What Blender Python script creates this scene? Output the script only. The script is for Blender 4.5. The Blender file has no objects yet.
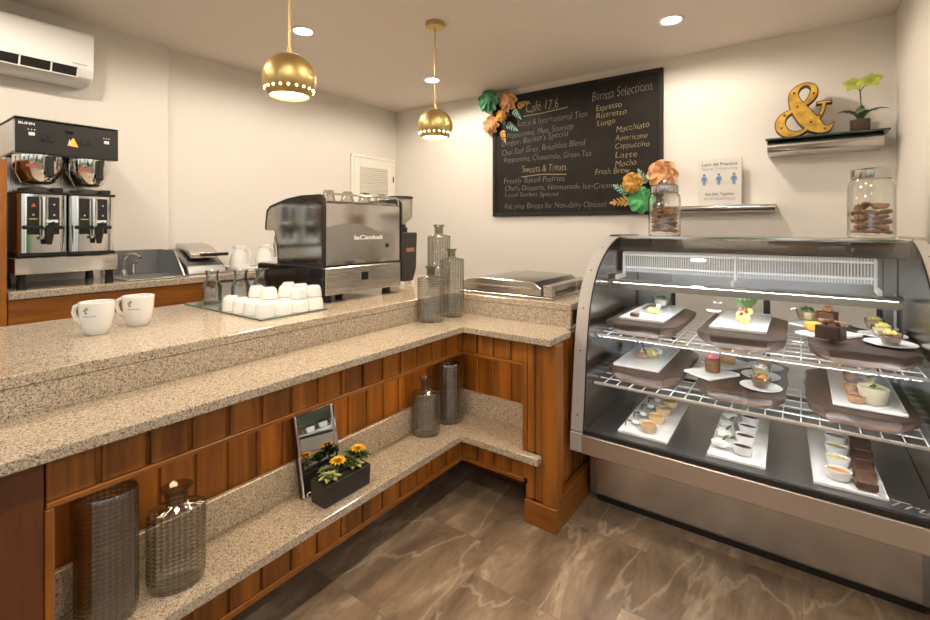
import bpy, bmesh, math, random
from mathutils import Vector, Matrix
R = math.radians
random.seed(7)
scene = bpy.context.scene
COL = scene.collection

# ------------------------------------------------------------------ helpers
class MB:
    """collects shapes into one bmesh and links them as ONE mesh object"""
    def __init__(s): s.bm = bmesh.new()
    def _new(s, fn):
        b = bmesh.new(); fn(b)
        me = bpy.data.meshes.new('tmp'); b.to_mesh(me); b.free()
        s.bm.from_mesh(me); bpy.data.meshes.remove(me)
    def box(s, x0, x1, y0, y1, z0, z1, bev=0.0, seg=1, mat=None):
        def f(b):
            bmesh.ops.create_cube(b, size=1)
            for v in b.verts:
                v.co = Vector(((x0+x1)/2+v.co.x*(x1-x0), (y0+y1)/2+v.co.y*(y1-y0), (z0+z1)/2+v.co.z*(z1-z0)))
            if bev > 0: bmesh.ops.bevel(b, geom=b.edges[:], offset=bev, segments=seg, profile=0.5, affect='EDGES')
            if mat is not None: bmesh.ops.transform(b, matrix=mat, verts=b.verts)
        s._new(f); return s
    def lathe(s, prof, c=(0,0,0), seg=32, sx=1, sy=1, mod=None, mat=None, close=False):
        def f(b):
            rings = []
            for (r, z) in prof:
                if r < 1e-6: rings.append([b.verts.new((0,0,z))])
                else:
                    rg = []
                    for k in range(seg):
                        a = 2*math.pi*k/seg
                        q = r*(mod(a, z) if mod else 1)
                        rg.append(b.verts.new((q*math.cos(a)*sx, q*math.sin(a)*sy, z)))
                    rings.append(rg)
            n = len(rings)
            for i in range(n-1 + (1 if close else 0)):
                A, B = rings[i], rings[(i+1) % n]
                if len(A) == 1 and len(B) == 1: continue
                for k in range(seg):
                    k2 = (k+1) % seg
                    if len(A) == 1: b.faces.new((A[0], B[k2], B[k]))
                    elif len(B) == 1: b.faces.new((A[k], A[k2], B[0]))
                    else: b.faces.new((A[k], A[k2], B[k2], B[k]))
            if mat is not None: bmesh.ops.transform(b, matrix=mat, verts=b.verts)
            bmesh.ops.translate(b, vec=Vector(c), verts=b.verts)
            bmesh.ops.recalc_face_normals(b, faces=b.faces)
        s._new(f); return s
    def cyl(s, p0, p1, r0, r1=None, seg=20):
        r1 = r0 if r1 is None else r1
        p0, p1 = Vector(p0), Vector(p1); d = p1-p0; L = d.length
        m = d.to_track_quat('Z', 'Y').to_matrix().to_4x4()
        return s.lathe([(0,0),(r0,0),(r1,L),(0,L)], p0, seg, mat=m)
    def tube(s, pts, r, seg=10, closed=False, caps=True):
        pts = [Vector(p) for p in pts]; n = len(pts)
        def f(b):
            rings = []; prev = None
            for i, p in enumerate(pts):
                if closed: t = pts[(i+1) % n]-pts[i-1]
                else: t = pts[min(i+1, n-1)]-pts[max(i-1, 0)]
                t.normalize()
                if prev is None:
                    u = t.orthogonal().normalized()
                else:
                    u = (prev - t*prev.dot(t)).normalized()
                prev = u; w = t.cross(u)
                rr = r[i] if isinstance(r, (list, tuple)) else r
                rings.append([b.verts.new(p+(u*math.cos(a)+w*math.sin(a))*rr) for a in [2*math.pi*k/seg for k in range(seg)]])
            for i in range(n if closed else n-1):
                A, B = rings[i], rings[(i+1) % n]
                for k in range(seg): b.faces.new((A[k], A[(k+1) % seg], B[(k+1) % seg], B[k]))
            if caps and not closed:
                b.faces.new(rings[0][::-1]); b.faces.new(rings[-1])
            bmesh.ops.recalc_face_normals(b, faces=b.faces)
        s._new(f); return s
    def prism(s, poly, axis, a, b_, bev=0.0, mat=None):
        """polygon (2d) extruded along an axis: x: (y,z), y: (x,z), z: (x,y)"""
        def f(b):
            def P(u, v, w): return {'x': (w,u,v), 'y': (u,w,v), 'z': (u,v,w)}[axis]
            A = [b.verts.new(P(u,v,a)) for u, v in poly]; B = [b.verts.new(P(u,v,b_)) for u, v in poly]
            n = len(poly)
            b.faces.new(A); b.faces.new(B[::-1])
            for k in range(n): b.faces.new((A[k], A[(k+1) % n], B[(k+1) % n], B[k]))
            bmesh.ops.recalc_face_normals(b, faces=b.faces)
            if bev > 0: bmesh.ops.bevel(b, geom=b.edges[:], offset=bev, segments=1, affect='EDGES')
            if mat is not None: bmesh.ops.transform(b, matrix=mat, verts=b.verts)
        s._new(f); return s
    def ribbon(s, pts, half, axis_y0, axis_y1):
        """flat ribbon of changing width in the x-z plane, with depth along y"""
        n = len(pts); L = []; Rr = []
        for i in range(n):
            p = Vector(pts[i]); t = Vector(pts[min(i+1,n-1)])-Vector(pts[max(i-1,0)]); t.normalize()
            nn = Vector((-t.y, t.x)); L.append(p+nn*half[i]); Rr.append(p-nn*half[i])
        def f(b):
            q = [[b.verts.new((v.x, y+.0012*i/n, v.y)) for i, v in enumerate(side)] for side in (L, Rr) for y in (axis_y0, axis_y1)]
            l0, l1, r0, r1 = q
            for i in range(n-1):
                b.faces.new((l0[i], l0[i+1], r0[i+1], r0[i])); b.faces.new((l1[i], r1[i], r1[i+1], l1[i+1]))
                b.faces.new((l0[i], l1[i], l1[i+1], l0[i+1])); b.faces.new((r0[i], r0[i+1], r1[i+1], r1[i]))
            b.faces.new((l0[0], r0[0], r1[0], l1[0])); b.faces.new((l0[-1], l1[-1], r1[-1], r0[-1]))
            bmesh.ops.recalc_face_normals(b, faces=b.faces)
        s._new(f); return s
    def leaf(s, base, tip, width, up, bend=0.0, thick=0.0012, n=8, cup=0.0):
        base, tip, up = Vector(base), Vector(tip), Vector(up).normalized()
        d = tip-base; side = d.cross(up).normalized(); nrm = side.cross(d).normalized()
        def f(b):
            for off in (0, 1):
                rows = []
                for i in range(n+1):
                    t = i/n; w = width*math.sin(math.pi*min(1, t*0.93+0.07))**0.8*0.5
                    c = base+d*t+nrm*(bend*4*t*(1-t))-nrm*off*thick
                    rows.append([b.verts.new(c-side*w+nrm*cup*w), b.verts.new(c), b.verts.new(c+side*w+nrm*cup*w)])
                for i in range(n):
                    for k in range(2): b.faces.new((rows[i][k], rows[i][k+1], rows[i+1][k+1], rows[i+1][k]))
        s._new(f); return s
    def blob(s, c, r, sub=2, jit=0.12, sc=(1,1,1), seed=0):
        rnd = random.Random(seed)
        def f(b):
            bmesh.ops.create_icosphere(b, subdivisions=sub, radius=1)
            for v in b.verts:
                k = r*(1+jit*(rnd.random()*2-1))
                v.co = Vector((c[0]+v.co.x*k*sc[0], c[1]+v.co.y*k*sc[1], c[2]+v.co.z*k*sc[2]))
        s._new(f); return s
    def mesh(s, me, mat):
        m2 = me.copy(); m2.transform(mat); s.bm.from_mesh(m2); bpy.data.meshes.remove(m2); return s
    def build(s, name, m, parent=None, ang=35, shift=True):
        me = bpy.data.meshes.new(name)
        s.bm.to_mesh(me); s.bm.free()
        if parent is not None and shift:
            me.transform(Matrix.Translation(-parent.matrix_world.translation if False else -wloc(parent)))
        for p in me.polygons: p.use_smooth = True
        me.set_sharp_from_angle(angle=R(ang))
        me.materials.append(m)
        o = bpy.data.objects.new(name, me); COL.objects.link(o)
        if parent is not None: o.parent = parent
        return o

def wloc(o):
    v = Vector((0,0,0))
    while o is not None:
        v += o.location; o = o.parent
    return v
def tag(o, label=None, cat=None, group=None, kind=None):
    if label: o['label'] = label
    if cat: o['category'] = cat
    if group: o['group'] = group
    if kind: o['kind'] = kind
    return o
def thing(name, label, cat, loc=(0,0,0), group=None):
    o = bpy.data.objects.new(name, None); COL.objects.link(o)
    o.location = loc; o.empty_display_size = 0.05
    return tag(o, label, cat, group)
def dup(o, loc=None, rz=None, label=None, parent=None):
    c = o.copy(); COL.objects.link(c)
    if parent is not None: c.parent = parent
    for ch in list(o.children): dup(ch, parent=c)
    if loc is not None: c.location = loc
    if rz is not None: c.rotation_euler = (0,0,rz)
    if label: c['label'] = label
    return c
def struct(name, mb, m):
    o = mb.build(name, m); o['kind'] = 'structure'; return o

_txt = {}
def text_mesh(s, bold=0.0, shear=0.0, space=1.0):
    key = (s, bold, shear, space)
    if key in _txt: return _txt[key]
    cu = bpy.data.curves.new('txt', 'FONT'); cu.body = s; cu.size = 1; cu.offset = bold; cu.shear = shear
    cu.space_character = space; cu.extrude = 0.004; cu.resolution_u = 3
    ob = bpy.data.objects.new('txt', cu); COL.objects.link(ob)
    dg = bpy.context.evaluated_depsgraph_get()
    me = bpy.data.meshes.new_from_object(ob.evaluated_get(dg))
    COL.objects.unlink(ob); bpy.data.objects.remove(ob); bpy.data.curves.remove(cu)
    _txt[key] = me; return me
def text_on(s, o, ux, uy, width, capH, wob=0.0, **kw):
    """mesh of lettering: lower left corner o, reading direction ux, upright uy"""
    me = text_mesh(s, **kw)
    xs = [v.co.x for v in me.vertices]; x0, x1 = min(xs), max(xs)
    ux, uy = Vector(ux).normalized(), Vector(uy).normalized(); n = ux.cross(uy)
    sx = width/(x1-x0); sy = capH/0.73
    m = Matrix.Identity(4)
    for i in range(3):
        m[i][0] = ux[i]*sx; m[i][1] = uy[i]*sy; m[i][2] = n[i]*0.15; m[i][3] = o[i]-ux[i]*sx*x0
    if wob:
        me = me.copy(); ph = len(s)*1.7
        for v in me.vertices:
            x, y = v.co.x, v.co.y
            v.co.x += wob*(.5*math.sin(5.3*y+3.1*x+ph)+.5*math.sin(9.1*y-2*x)); v.co.y += wob*(1.2*math.sin(2.7*x+ph)+.9*math.sin(6.1*x+2*ph)+.4*math.sin(13*x))
    return MB().mesh(me, m)

# ------------------------------------------------------------------ camera frame (taken from the photo's vanishing points)
F, CX, CY, TH, H = 466., 465., 226.5, R(35.85), 1.30
cs, sn = math.cos(TH), math.sin(TH)
def _ray(x, y): return (-sn*F+cs*(x-CX), cs*F+sn*(x-CX), CY-y)
def at_z(x, y, z):
    r = _ray(x, y); t = (z-H)/r[2]; return Vector((r[0]*t, r[1]*t, z))
def at_y(x, y, Y):
    r = _ray(x, y); t = Y/r[1]; return Vector((r[0]*t, Y, H+r[2]*t))
def at_x(x, y, X):
    r = _ray(x, y); t = X/r[0]; return Vector((X, r[1]*t, H+r[2]*t))
cam = bpy.data.cameras.new('camera'); camo = bpy.data.objects.new('camera', cam); COL.objects.link(camo)
camo.location = (0, 0, H); camo.rotation_euler = (R(90), 0, TH)
cam.sensor_fit = 'HORIZONTAL'; cam.sensor_width = 36; cam.lens = F/930*36; cam.shift_y = -(310-CY)/930
cam.clip_start = 0.02
scene.camera = camo

# ------------------------------------------------------------------ materials
def newmat(name):
    m = bpy.data.materials.new(name); m.use_nodes = True
    nt = m.node_tree; return m, nt, nt.nodes, nt.links, nt.nodes['Principled BSDF']
def pbr(name, col, rough=0.5, metal=0.0, spec=0.5, var=0.0, vscale=8, bump=0.0, bscale=60, coat=0.0, trans=0.0, ior=1.45, sss=0.0):
    m, nt, N, L, P = newmat(name)
    P.inputs['Base Color'].default_value = (*col, 1); P.inputs['Roughness'].default_value = rough
    P.inputs['Metallic'].default_value = metal; P.inputs['Specular IOR Level'].default_value = spec
    P.inputs['Coat Weight'].default_value = coat; P.inputs['Transmission Weight'].default_value = trans; P.inputs['IOR'].default_value = ior
    if sss: P.inputs['Subsurface Weight'].default_value = sss; P.inputs['Subsurface Radius'].default_value = (.01,.008,.006)
    if var or bump:
        tc = N.new('ShaderNodeTexCoord')
    if var:
        nz = N.new('ShaderNodeTexNoise'); nz.inputs['Scale'].default_value = vscale; nz.inputs['Detail'].default_value = 5
        L.new(tc.outputs['Object'], nz.inputs['Vector'])
        rp = N.new('ShaderNodeValToRGB')
        rp.color_ramp.elements[0].position = .3; rp.color_ramp.elements[1].position = .7
        rp.color_ramp.elements[0].color = (*[c*(1-var) for c in col], 1); rp.color_ramp.elements[1].color = (*[min(1, c*(1+var)) for c in col], 1)
        L.new(nz.outputs['Fac'], rp.inputs['Fac']); L.new(rp.outputs['Color'], P.inputs['Base Color'])
    if bump:
        nb = N.new('ShaderNodeTexNoise'); nb.inputs['Scale'].default_value = bscale; nb.inputs['Detail'].default_value = 4
        L.new(tc.outputs['Object'], nb.inputs['Vector'])
        b = N.new('ShaderNodeBump'); b.inputs['Strength'].default_value = bump; b.inputs['Distance'].default_value = .004
        L.new(nb.outputs['Fac'], b.inputs['Height']); L.new(b.outputs['Normal'], P.inputs['Normal'])
    return m
def emis(name, col, s):
    m, nt, N, L, P = newmat(name)
    P.inputs['Base Color'].default_value = (*col, 1); P.inputs['Emission Color'].default_value = (*col, 1); P.inputs['Emission Strength'].default_value = s
    return m
def thin_glass(name, tint=(.97,.98,.97), refl=1.0, edge=0.35, rough=0.0, ior=1.5, edge_col=None, p0=.45):
    """clear sheet glass: tinted transmission, fresnel reflection, darker at grazing edges"""
    m, nt, N, L, P = newmat(name); N.remove(P)
    out = N['Material Output']
    tr = N.new('ShaderNodeBsdfTransparent'); gl = N.new('ShaderNodeBsdfGlossy'); gl.inputs['Roughness'].default_value = rough
    lw = N.new('ShaderNodeLayerWeight'); lw.inputs['Blend'].default_value = .35
    rp = N.new('ShaderNodeValToRGB'); rp.color_ramp.elements[0].color = (*tint, 1)
    e = edge_col or tuple(c*edge for c in tint)
    rp.color_ramp.elements[1].color = (*e, 1); rp.color_ramp.elements[0].position = p0; rp.color_ramp.elements[1].position = 1.0
    L.new(lw.outputs['Facing'], rp.inputs['Fac']); L.new(rp.outputs['Color'], tr.inputs['Color'])
    fr = N.new('ShaderNodeFresnel'); fr.inputs['IOR'].default_value = ior
    geo = N.new('ShaderNodeNewGeometry')
    # same fresnel weight from both sides of the sheet
    mr = N.new('ShaderNodeMath'); mr.operation = 'MULTIPLY_ADD'; mr.inputs[1].default_value = 1/ior-ior; mr.inputs[2].default_value = ior
    L.new(geo.outputs['Backfacing'], mr.inputs[0]); L.new(mr.outputs[0], fr.inputs['IOR'])
    k = N.new('ShaderNodeMath'); k.operation = 'MULTIPLY'; k.inputs[1].default_value = refl; k.use_clamp = True
    L.new(fr.outputs[0], k.inputs[0])
    mx = N.new('ShaderNodeMixShader'); L.new(k.outputs[0], mx.inputs['Fac']); L.new(tr.outputs[0], mx.inputs[1]); L.new(gl.outputs[0], mx.inputs[2])
    L.new(mx.outputs[0], out.inputs['Surface'])
    return m
def granite(name):
    m, nt, N, L, P = newmat(name)
    tc = N.new('ShaderNodeTexCoord')
    v = N.new('ShaderNodeTexVoronoi'); v.inputs['Scale'].default_value = 340
    n1 = N.new('ShaderNodeTexNoise'); n1.inputs['Scale'].default_value = 150; n1.inputs['Detail'].default_value = 6; n1.inputs['Roughness'].default_value = .75
    n2 = N.new('ShaderNodeTexNoise'); n2.inputs['Scale'].default_value = 7; n2.inputs['Detail'].default_value = 3
    for t in (v, n1, n2): L.new(tc.outputs['Object'], t.inputs['Vector'])
    sep = N.new('ShaderNodeSeparateColor'); L.new(v.outputs['Color'], sep.inputs[0])
    r1 = N.new('ShaderNodeValToRGB'); r1.color_ramp.interpolation = 'LINEAR'
    els = r1.color_ramp.elements
    els[0].position = 0; els[0].color = (.17,.13,.10,1); els[1].position = 1; els[1].color = (.66,.57,.46,1)
    for p, c in ((.12,(.26,.20,.15,1)), (.24,(.43,.345,.26,1)), (.5,(.54,.445,.325,1)), (.8,(.60,.505,.385,1))):
        e = els.new(p); e.color = c
    L.new(sep.outputs[0], r1.inputs['Fac'])
    r2 = N.new('ShaderNodeValToRGB'); r2.color_ramp.elements[0].position = .36; r2.color_ramp.elements[1].position = .52
    r2.color_ramp.elements[0].color = (.52,.46,.40,1); r2.color_ramp.elements[1].color = (1,1,1,1)
    L.new(n1.outputs['Fac'], r2.inputs['Fac'])
    mx = N.new('ShaderNodeMix'); mx.data_type = 'RGBA'; mx.blend_type = 'MULTIPLY'; mx.inputs[0].default_value = .85
    L.new(r1.outputs['Color'], mx.inputs[6]); L.new(r2.outputs['Color'], mx.inputs[7])
    mx2 = N.new('ShaderNodeMix'); mx2.data_type = 'RGBA'; mx2.blend_type = 'MULTIPLY'; mx2.inputs[0].default_value = .3
    L.new(mx.outputs[2], mx2.inputs[6]); L.new(n2.outputs['Color'], mx2.inputs[7])
    L.new(mx.outputs[2], P.inputs['Base Color'])
    P.inputs['Roughness'].default_value = .09; P.inputs['Specular IOR Level'].default_value = .6
    return m
def wood(name, grain, dark, light, pitch=None, rough=.42, scale=1.0, offs=0.0):
    m, nt, N, L, P = newmat(name)
    tc = N.new('ShaderNodeTexCoord'); mp = N.new('ShaderNodeMapping')
    sc = {'x': (2.0,26,26), 'y': (26,2.0,26), 'z': (26,26,2.0)}[grain]
    mp.inputs['Scale'].default_value = tuple(c*scale for c in sc)
    L.new(tc.outputs['Object'], mp.inputs['Vector'])
    nz = N.new('ShaderNodeTexNoise'); nz.inputs['Scale'].default_value = 1; nz.inputs['Detail'].default_value = 6; nz.inputs['Roughness'].default_value = .6; nz.inputs['Distortion'].default_value = .6
    L.new(mp.outputs['Vector'], nz.inputs['Vector'])
    rp = N.new('ShaderNodeValToRGB'); rp.color_ramp.elements[0].position = .3; rp.color_ramp.elements[1].position = .72
    rp.color_ramp.elements[0].color = (*dark,1); rp.color_ramp.elements[1].color = (*light,1)
    L.new(nz.outputs['Fac'], rp.inputs['Fac'])
    col = rp.outputs['Color']
    if pitch:
        sp = N.new('ShaderNodeSeparateXYZ'); L.new(tc.outputs['Object'], sp.inputs[0])
        ad = N.new('ShaderNodeMath'); ad.operation = 'ADD'; L.new(sp.outputs[0], ad.inputs[0]); L.new(sp.outputs[1], ad.inputs[1])
        dv = N.new('ShaderNodeMath'); dv.operation = 'MULTIPLY_ADD'; dv.inputs[1].default_value = 1/pitch; dv.inputs[2].default_value = offs; L.new(ad.outputs[0], dv.inputs[0])
        fl = N.new('ShaderNodeMath'); fl.operation = 'FLOOR'; L.new(dv.outputs[0], fl.inputs[0])
        wn = N.new('ShaderNodeTexWhiteNoise'); wn.noise_dimensions = '1D'; L.new(fl.outputs[0], wn.inputs['W'])
        mr = N.new('ShaderNodeMapRange'); mr.inputs[3].default_value = .68; mr.inputs[4].default_value = 1.2; L.new(wn.outputs['Value'], mr.inputs[0])
        mx = N.new('ShaderNodeMix'); mx.data_type = 'RGBA'; mx.blend_type = 'MULTIPLY'; mx.inputs[0].default_value = 1
        L.new(col, mx.inputs[6]); L.new(mr.outputs[0], mx.inputs[7]); col = mx.outputs[2]
    L.new(col, P.inputs['Base Color'])
    P.inputs['Roughness'].default_value = rough; P.inputs['Coat Weight'].default_value = .1; P.inputs['Coat Roughness'].default_value = .25
    return m
def steel(name, col=(.62,.60,.57), rough=.26, brush='x', amt=.03):
    m, nt, N, L, P = newmat(name)
    tc = N.new('ShaderNodeTexCoord'); mp = N.new('ShaderNodeMapping')
    mp.inputs['Scale'].default_value = {'x': (1.5,300,300), 'y': (300,1.5,300), 'z': (300,300,1.5)}[brush]
    L.new(tc.outputs['Object'], mp.inputs['Vector'])
    nz = N.new('ShaderNodeTexNoise'); nz.inputs['Scale'].default_value = 1; nz.inputs['Detail'].default_value = 2
    L.new(mp.outputs['Vector'], nz.inputs['Vector'])
    mr = N.new('ShaderNodeMapRange'); mr.inputs[3].default_value = rough-amt*.5; mr.inputs[4].default_value = rough+amt
    L.new(nz.outputs['Fac'], mr.inputs[0]); L.new(mr.outputs[0], P.inputs['Roughness'])
    P.inputs['Base Color'].default_value = (*col,1); P.inputs['Metallic'].default_value = 1
    return m
def stone_floor(name):
    m, nt, N, L, P = newmat(name)
    tc = N.new('ShaderNodeTexCoord')
    sx_ = N.new('ShaderNodeSeparateXYZ'); L.new(tc.outputs['Object'], sx_.inputs[0])
    cx_ = N.new('ShaderNodeCombineXYZ'); L.new(sx_.outputs[1], cx_.inputs[0]); L.new(sx_.outputs[0], cx_.inputs[1])
    mp = N.new('ShaderNodeMapping'); mp.inputs['Location'].default_value = (-.10,10,0)
    L.new(cx_.outputs[0], mp.inputs['Vector'])
    br = N.new('ShaderNodeTexBrick'); br.offset = .34; br.inputs['Scale'].default_value = 1
    br.inputs['Brick Width'].default_value = .5; br.inputs['Row Height'].default_value = .5; br.inputs['Mortar Size'].default_value = .0022; br.inputs['Mortar Smooth'].default_value = .2
    br.inputs['Color1'].default_value = (0,0,0,1); br.inputs['Color2'].default_value = (1,1,1,1); br.inputs['Mortar'].default_value = (.5,.5,.5,1)
    L.new(mp.outputs['Vector'], br.inputs['Vector'])
    # each tile shifts the stone pattern
    cm = N.new('ShaderNodeVectorMath'); cm.operation = 'MULTIPLY_ADD'; cm.inputs[1].default_value = (7,5,3)
    L.new(br.outputs['Color'], cm.inputs[0]); L.new(mp.outputs['Vector'], cm.inputs[2])
    n1 = N.new('ShaderNodeTexNoise'); n1.inputs['Scale'].default_value = 3.6; n1.inputs['Detail'].default_value = 10; n1.inputs['Roughness'].default_value = .70; n1.inputs['Distortion'].default_value = .5
    mp2 = N.new('ShaderNodeMapping'); mp2.inputs['Scale'].default_value = (.75,2.0,1); mp2.inputs['Rotation'].default_value = (0,0,R(-38))
    L.new(cm.outputs[0], mp2.inputs['Vector']); L.new(mp2.outputs['Vector'], n1.inputs['Vector'])
    rp = N.new('ShaderNodeValToRGB'); els = rp.color_ramp.elements
    els[0].position = .28; els[0].color = (.115,.074,.046,1); els[1].position = .72; els[1].color = (.56,.42,.29,1)
    e = els.new(.46); e.color = (.22,.150,.096,1); e = els.new(.58); e.color = (.31,.222,.145,1)
    L.new(n1.outputs['Fac'], rp.inputs['Fac'])
    # pale veins
    n2 = N.new('ShaderNodeTexNoise'); n2.inputs['Scale'].default_value = 1.5; n2.inputs['Detail'].default_value = 6; n2.inputs['Distortion'].default_value = .25
    L.new(mp2.outputs['Vector'], n2.inputs['Vector'])
    ab = N.new('ShaderNodeMath'); ab.operation = 'SUBTRACT'; ab.inputs[1].default_value = .5; L.new(n2.outputs['Fac'], ab.inputs[0])
    aa = N.new('ShaderNodeMath'); aa.operation = 'ABSOLUTE'; L.new(ab.outputs[0], aa.inputs[0])
    r2 = N.new('ShaderNodeValToRGB'); r2.color_ramp.elements[0].position = 0; r2.color_ramp.elements[0].color = (.45,.45,.45,1); r2.color_ramp.elements[1].position = .016; r2.color_ramp.elements[1].color = (0,0,0,1)
    L.new(aa.outputs[0], r2.inputs['Fac'])
    mv = N.new('ShaderNodeMix'); mv.data_type = 'RGBA'; mv.inputs[7].default_value = (.58,.47,.35,1)
    L.new(r2.outputs['Color'], mv.inputs[0]); L.new(rp.outputs['Color'], mv.inputs[6])
    mg = N.new('ShaderNodeMix'); mg.data_type = 'RGBA'; mg.inputs[7].default_value = (.20,.155,.115,1)
    tv = N.new('ShaderNodeMapRange'); tv.inputs[3].default_value = .82; tv.inputs[4].default_value = 1.18; L.new(br.outputs['Color'], tv.inputs[0])
    mt = N.new('ShaderNodeMix'); mt.data_type = 'RGBA'; mt.blend_type = 'MULTIPLY'; mt.inputs[0].default_value = 1; L.new(mv.outputs[2], mt.inputs[6]); L.new(tv.outputs[0], mt.inputs[7])
    L.new(br.outputs['Fac'], mg.inputs[0]); L.new(mt.outputs[2], mg.inputs[6]); L.new(mg.outputs[2], P.inputs['Base Color'])
    P.inputs['Roughness'].default_value = .38
    b = N.new('ShaderNodeBump'); b.inputs['Strength'].default_value = .12; b.inputs['Distance'].default_value = .01
    L.new(n1.outputs['Fac'], b.inputs['Height']); L.new(b.outputs['Normal'], P.inputs['Normal'])
    return m

M = {}
M['wall'] = pbr('wall_paint', (.76,.71,.645), .7, spec=.25, bump=.03, bscale=220)
M['ceiling'] = pbr('ceiling_paint', (.75,.68,.61), .85, spec=.15)
M['floor'] = stone_floor('stone_tile')
M['granite'] = granite('granite')
M['plank'] = wood('plank_wood', 'z', (.165,.047,.004), (.43,.146,.013), pitch=.1015, offs=.33)
M['plankx'] = wood('plank_wood_short_leg', 'z', (.165,.047,.004), (.43,.146,.013), pitch=.093, offs=.2)
M['woody'] = wood('trim_wood_lengthwise', 'y', (.19,.056,.005), (.38,.130,.013))
M['woodx'] = wood('trim_wood_crosswise', 'x', (.19,.056,.005), (.38,.130,.013))
M['woodz'] = wood('post_wood', 'z', (.19,.056,.005), (.39,.133,.013))
M['wooddark'] = wood('cabinet_wood', 'z', (.085,.024,.005), (.17,.050,.009))
M['walnut'] = wood('walnut_board', 'y', (.032,.016,.010), (.095,.050,.029), rough=.5)
M['steel'] = pbr('satin_steel', (.56,.525,.49), .25, 1)
M['steely'] = steel('brushed_steel_lengthwise', brush='y')
M['steelz'] = steel('brushed_steel_upright', brush='z')
M['chrome'] = pbr('chrome', (.78,.76,.73), .07, 1)
M['mirrorsteel'] = pbr('polished_steel', (.72,.70,.67), .10, 1)
M['greysteel'] = pbr('grey_deck_steel', (.36,.36,.36), .32, 1)
M['black'] = pbr('black_plastic', (.016,.014,.013), .35)
M['blackgloss'] = pbr('black_gloss', (.012,.011,.011), .08)
M['charcoal'] = pbr('charcoal_metal', (.035,.030,.027), .45)
M['gold'] = pbr('satin_brass', (.58,.42,.17), .42, 1)
M['white'] = pbr('white_porcelain', (.80,.79,.77), .12, coat=.3)
M['whiteplastic'] = pbr('white_plastic', (.82,.80,.77), .35)
M['whitepaint'] = pbr('white_paint', (.86,.81,.72), .5)
M['whitewire'] = pbr('white_coated_wire', (.80,.78,.74), .3)
M['chalkboard'] = pbr('chalkboard_black', (.016,.012,.010), .62, spec=.3, var=.35, vscale=5)
M['chalk'] = pbr('white_chalk', (.25,.22,.19), .9)
M['chalky'] = pbr('yellow_chalk', (.42,.35,.18), .9)
M['glass'] = thin_glass('case_glass', (.985,.99,.985), refl=.75, edge=.85)
M['jarglass'] = thin_glass('jar_glass', (.985,.985,.97), refl=1.7, edge=.45)
M['smoke'] = thin_glass('smoky_glass', (.74,.72,.65), refl=1.6, edge=.3)
M['trayglass'] = pbr('mirror_tray_glass', (.50,.54,.50), .06, .75)
M['greenedge'] = pbr('green_glass_edge', (.05,.12,.08), .1)
M['mirror'] = pbr('mirror', (.9,.9,.9), .01, 1)
M['lidsteel'] = pbr('lid_steel', (.50,.48,.46), .2, 1)
M['linersteel'] = pbr('dull_liner_steel', (.56,.55,.53), .24, 1)
M['caseliner'] = pbr('dark_liner_steel', (.33,.31,.29), .2, 1)
M['nosing'] = pbr('beige_coated_wire', (.52,.47,.41), .4)
M['grille'] = pbr('backlit_white_grille', (.82,.85,.90), .4)  # bluish white carries the lamp's backlight in the colour
M['railsteel'] = pbr('rail_steel', (.58,.51,.45), .38, 1)
M['satintrim'] = pbr('satin_edge_trim', (.47,.43,.40), .42, .1)
M['cupglass'] = thin_glass('thick_cup_glass', (.95,.95,.93), refl=3.0, edge=.12, p0=.12)
M['hopper'] = thin_glass('hopper_plastic', (.88,.88,.86), refl=1.0, edge=.4)
M['led'] = emis('case_lamp', (.90,.95,1.0), 18)
M['led2'] = emis('shelf_lamp', (.94,.96,1.0), 38)
M['strip'] = emis('warm_strip', (1,.76,.46), 14)
M['bulb'] = emis('warm_bulb', (1,.86,.60), 14)
M['can'] = emis('recessed_lamp', (1,.90,.76), 22)
M['amber'] = emis('amber_glow', (1,.25,.03), 1.2)  # emission makes the brewer's warning mark glow; it is no lamp
def col(name, c, r=.5, **k):
    if name not in M: M[name] = pbr(name, c, r, **k)
    return M[name]

# ------------------------------------------------------------------ the setting
YW, XR, XL, ZC = 3.435, .418, -3.35, 2.46
S0, E0 = -3.2, 3.2            # the room behind and beside the photographer
struct('floor', MB().box(XL-.1, E0+.1, S0-.1, YW+.1, -.1, 0), M['floor'])
struct('ceiling', MB().box(XL-.1, E0+.1, S0-.1, YW+.1, ZC, ZC+.1), M['ceiling'])
struct('wall_back', MB().box(XL-.1, XR+.1, YW, YW+.1, 0, ZC), M['wall'])
struct('wall_left', MB().box(XL-.1, XL, S0, YW, 0, ZC).prism([(XL,S0),(XL+.05,S0),(XL+.05,1.300),(XL+.0485,1.308),(XL+.044,1.314),(XL+.036,1.3185),(XL+.026,1.32),(XL,1.32)], 'z', 0, ZC), M['wall'])
struct('wall_right', MB().box(XR, XR+.1, 1.75, YW, 0, ZC), M['wall'])
def wall_open(name, axis, a, b, c0, c1, wins):
    mb = MB()
    def seg(u0, u1, z0, z1):
        if u1 > u0+1e-4 and z1 > z0+1e-4:
            mb.box(*((u0,u1,c0,c1) if axis == 'x' else (c0,c1,u0,u1)), z0, z1)
    u = a
    for (w0, w1, z0, z1) in wins:
        seg(u, w0, 0, ZC); seg(w0, w1, 0, z0); seg(w0, w1, z1, ZC); u = w1
    seg(u, b, 0, ZC); struct(name, mb, M['wall'])
SW = [(-3.0,-1.5,.5,2.25), (-1.3,.1,.05,2.25), (.4,2.6,.5,2.25)]
wall_open('wall_front', 'x', XL, E0, S0-.1, S0, SW)
EW = [(-2.8,-1.0,.4,2.25), (-.8,1.5,.05,2.25)]
wall_open('wall_east', 'y', S0, 1.75, E0, E0+.1, EW)
struct('wall_side', MB().box(XR+.1, E0+.1, 1.75, 1.85, 0, ZC), M['wall'])
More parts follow.
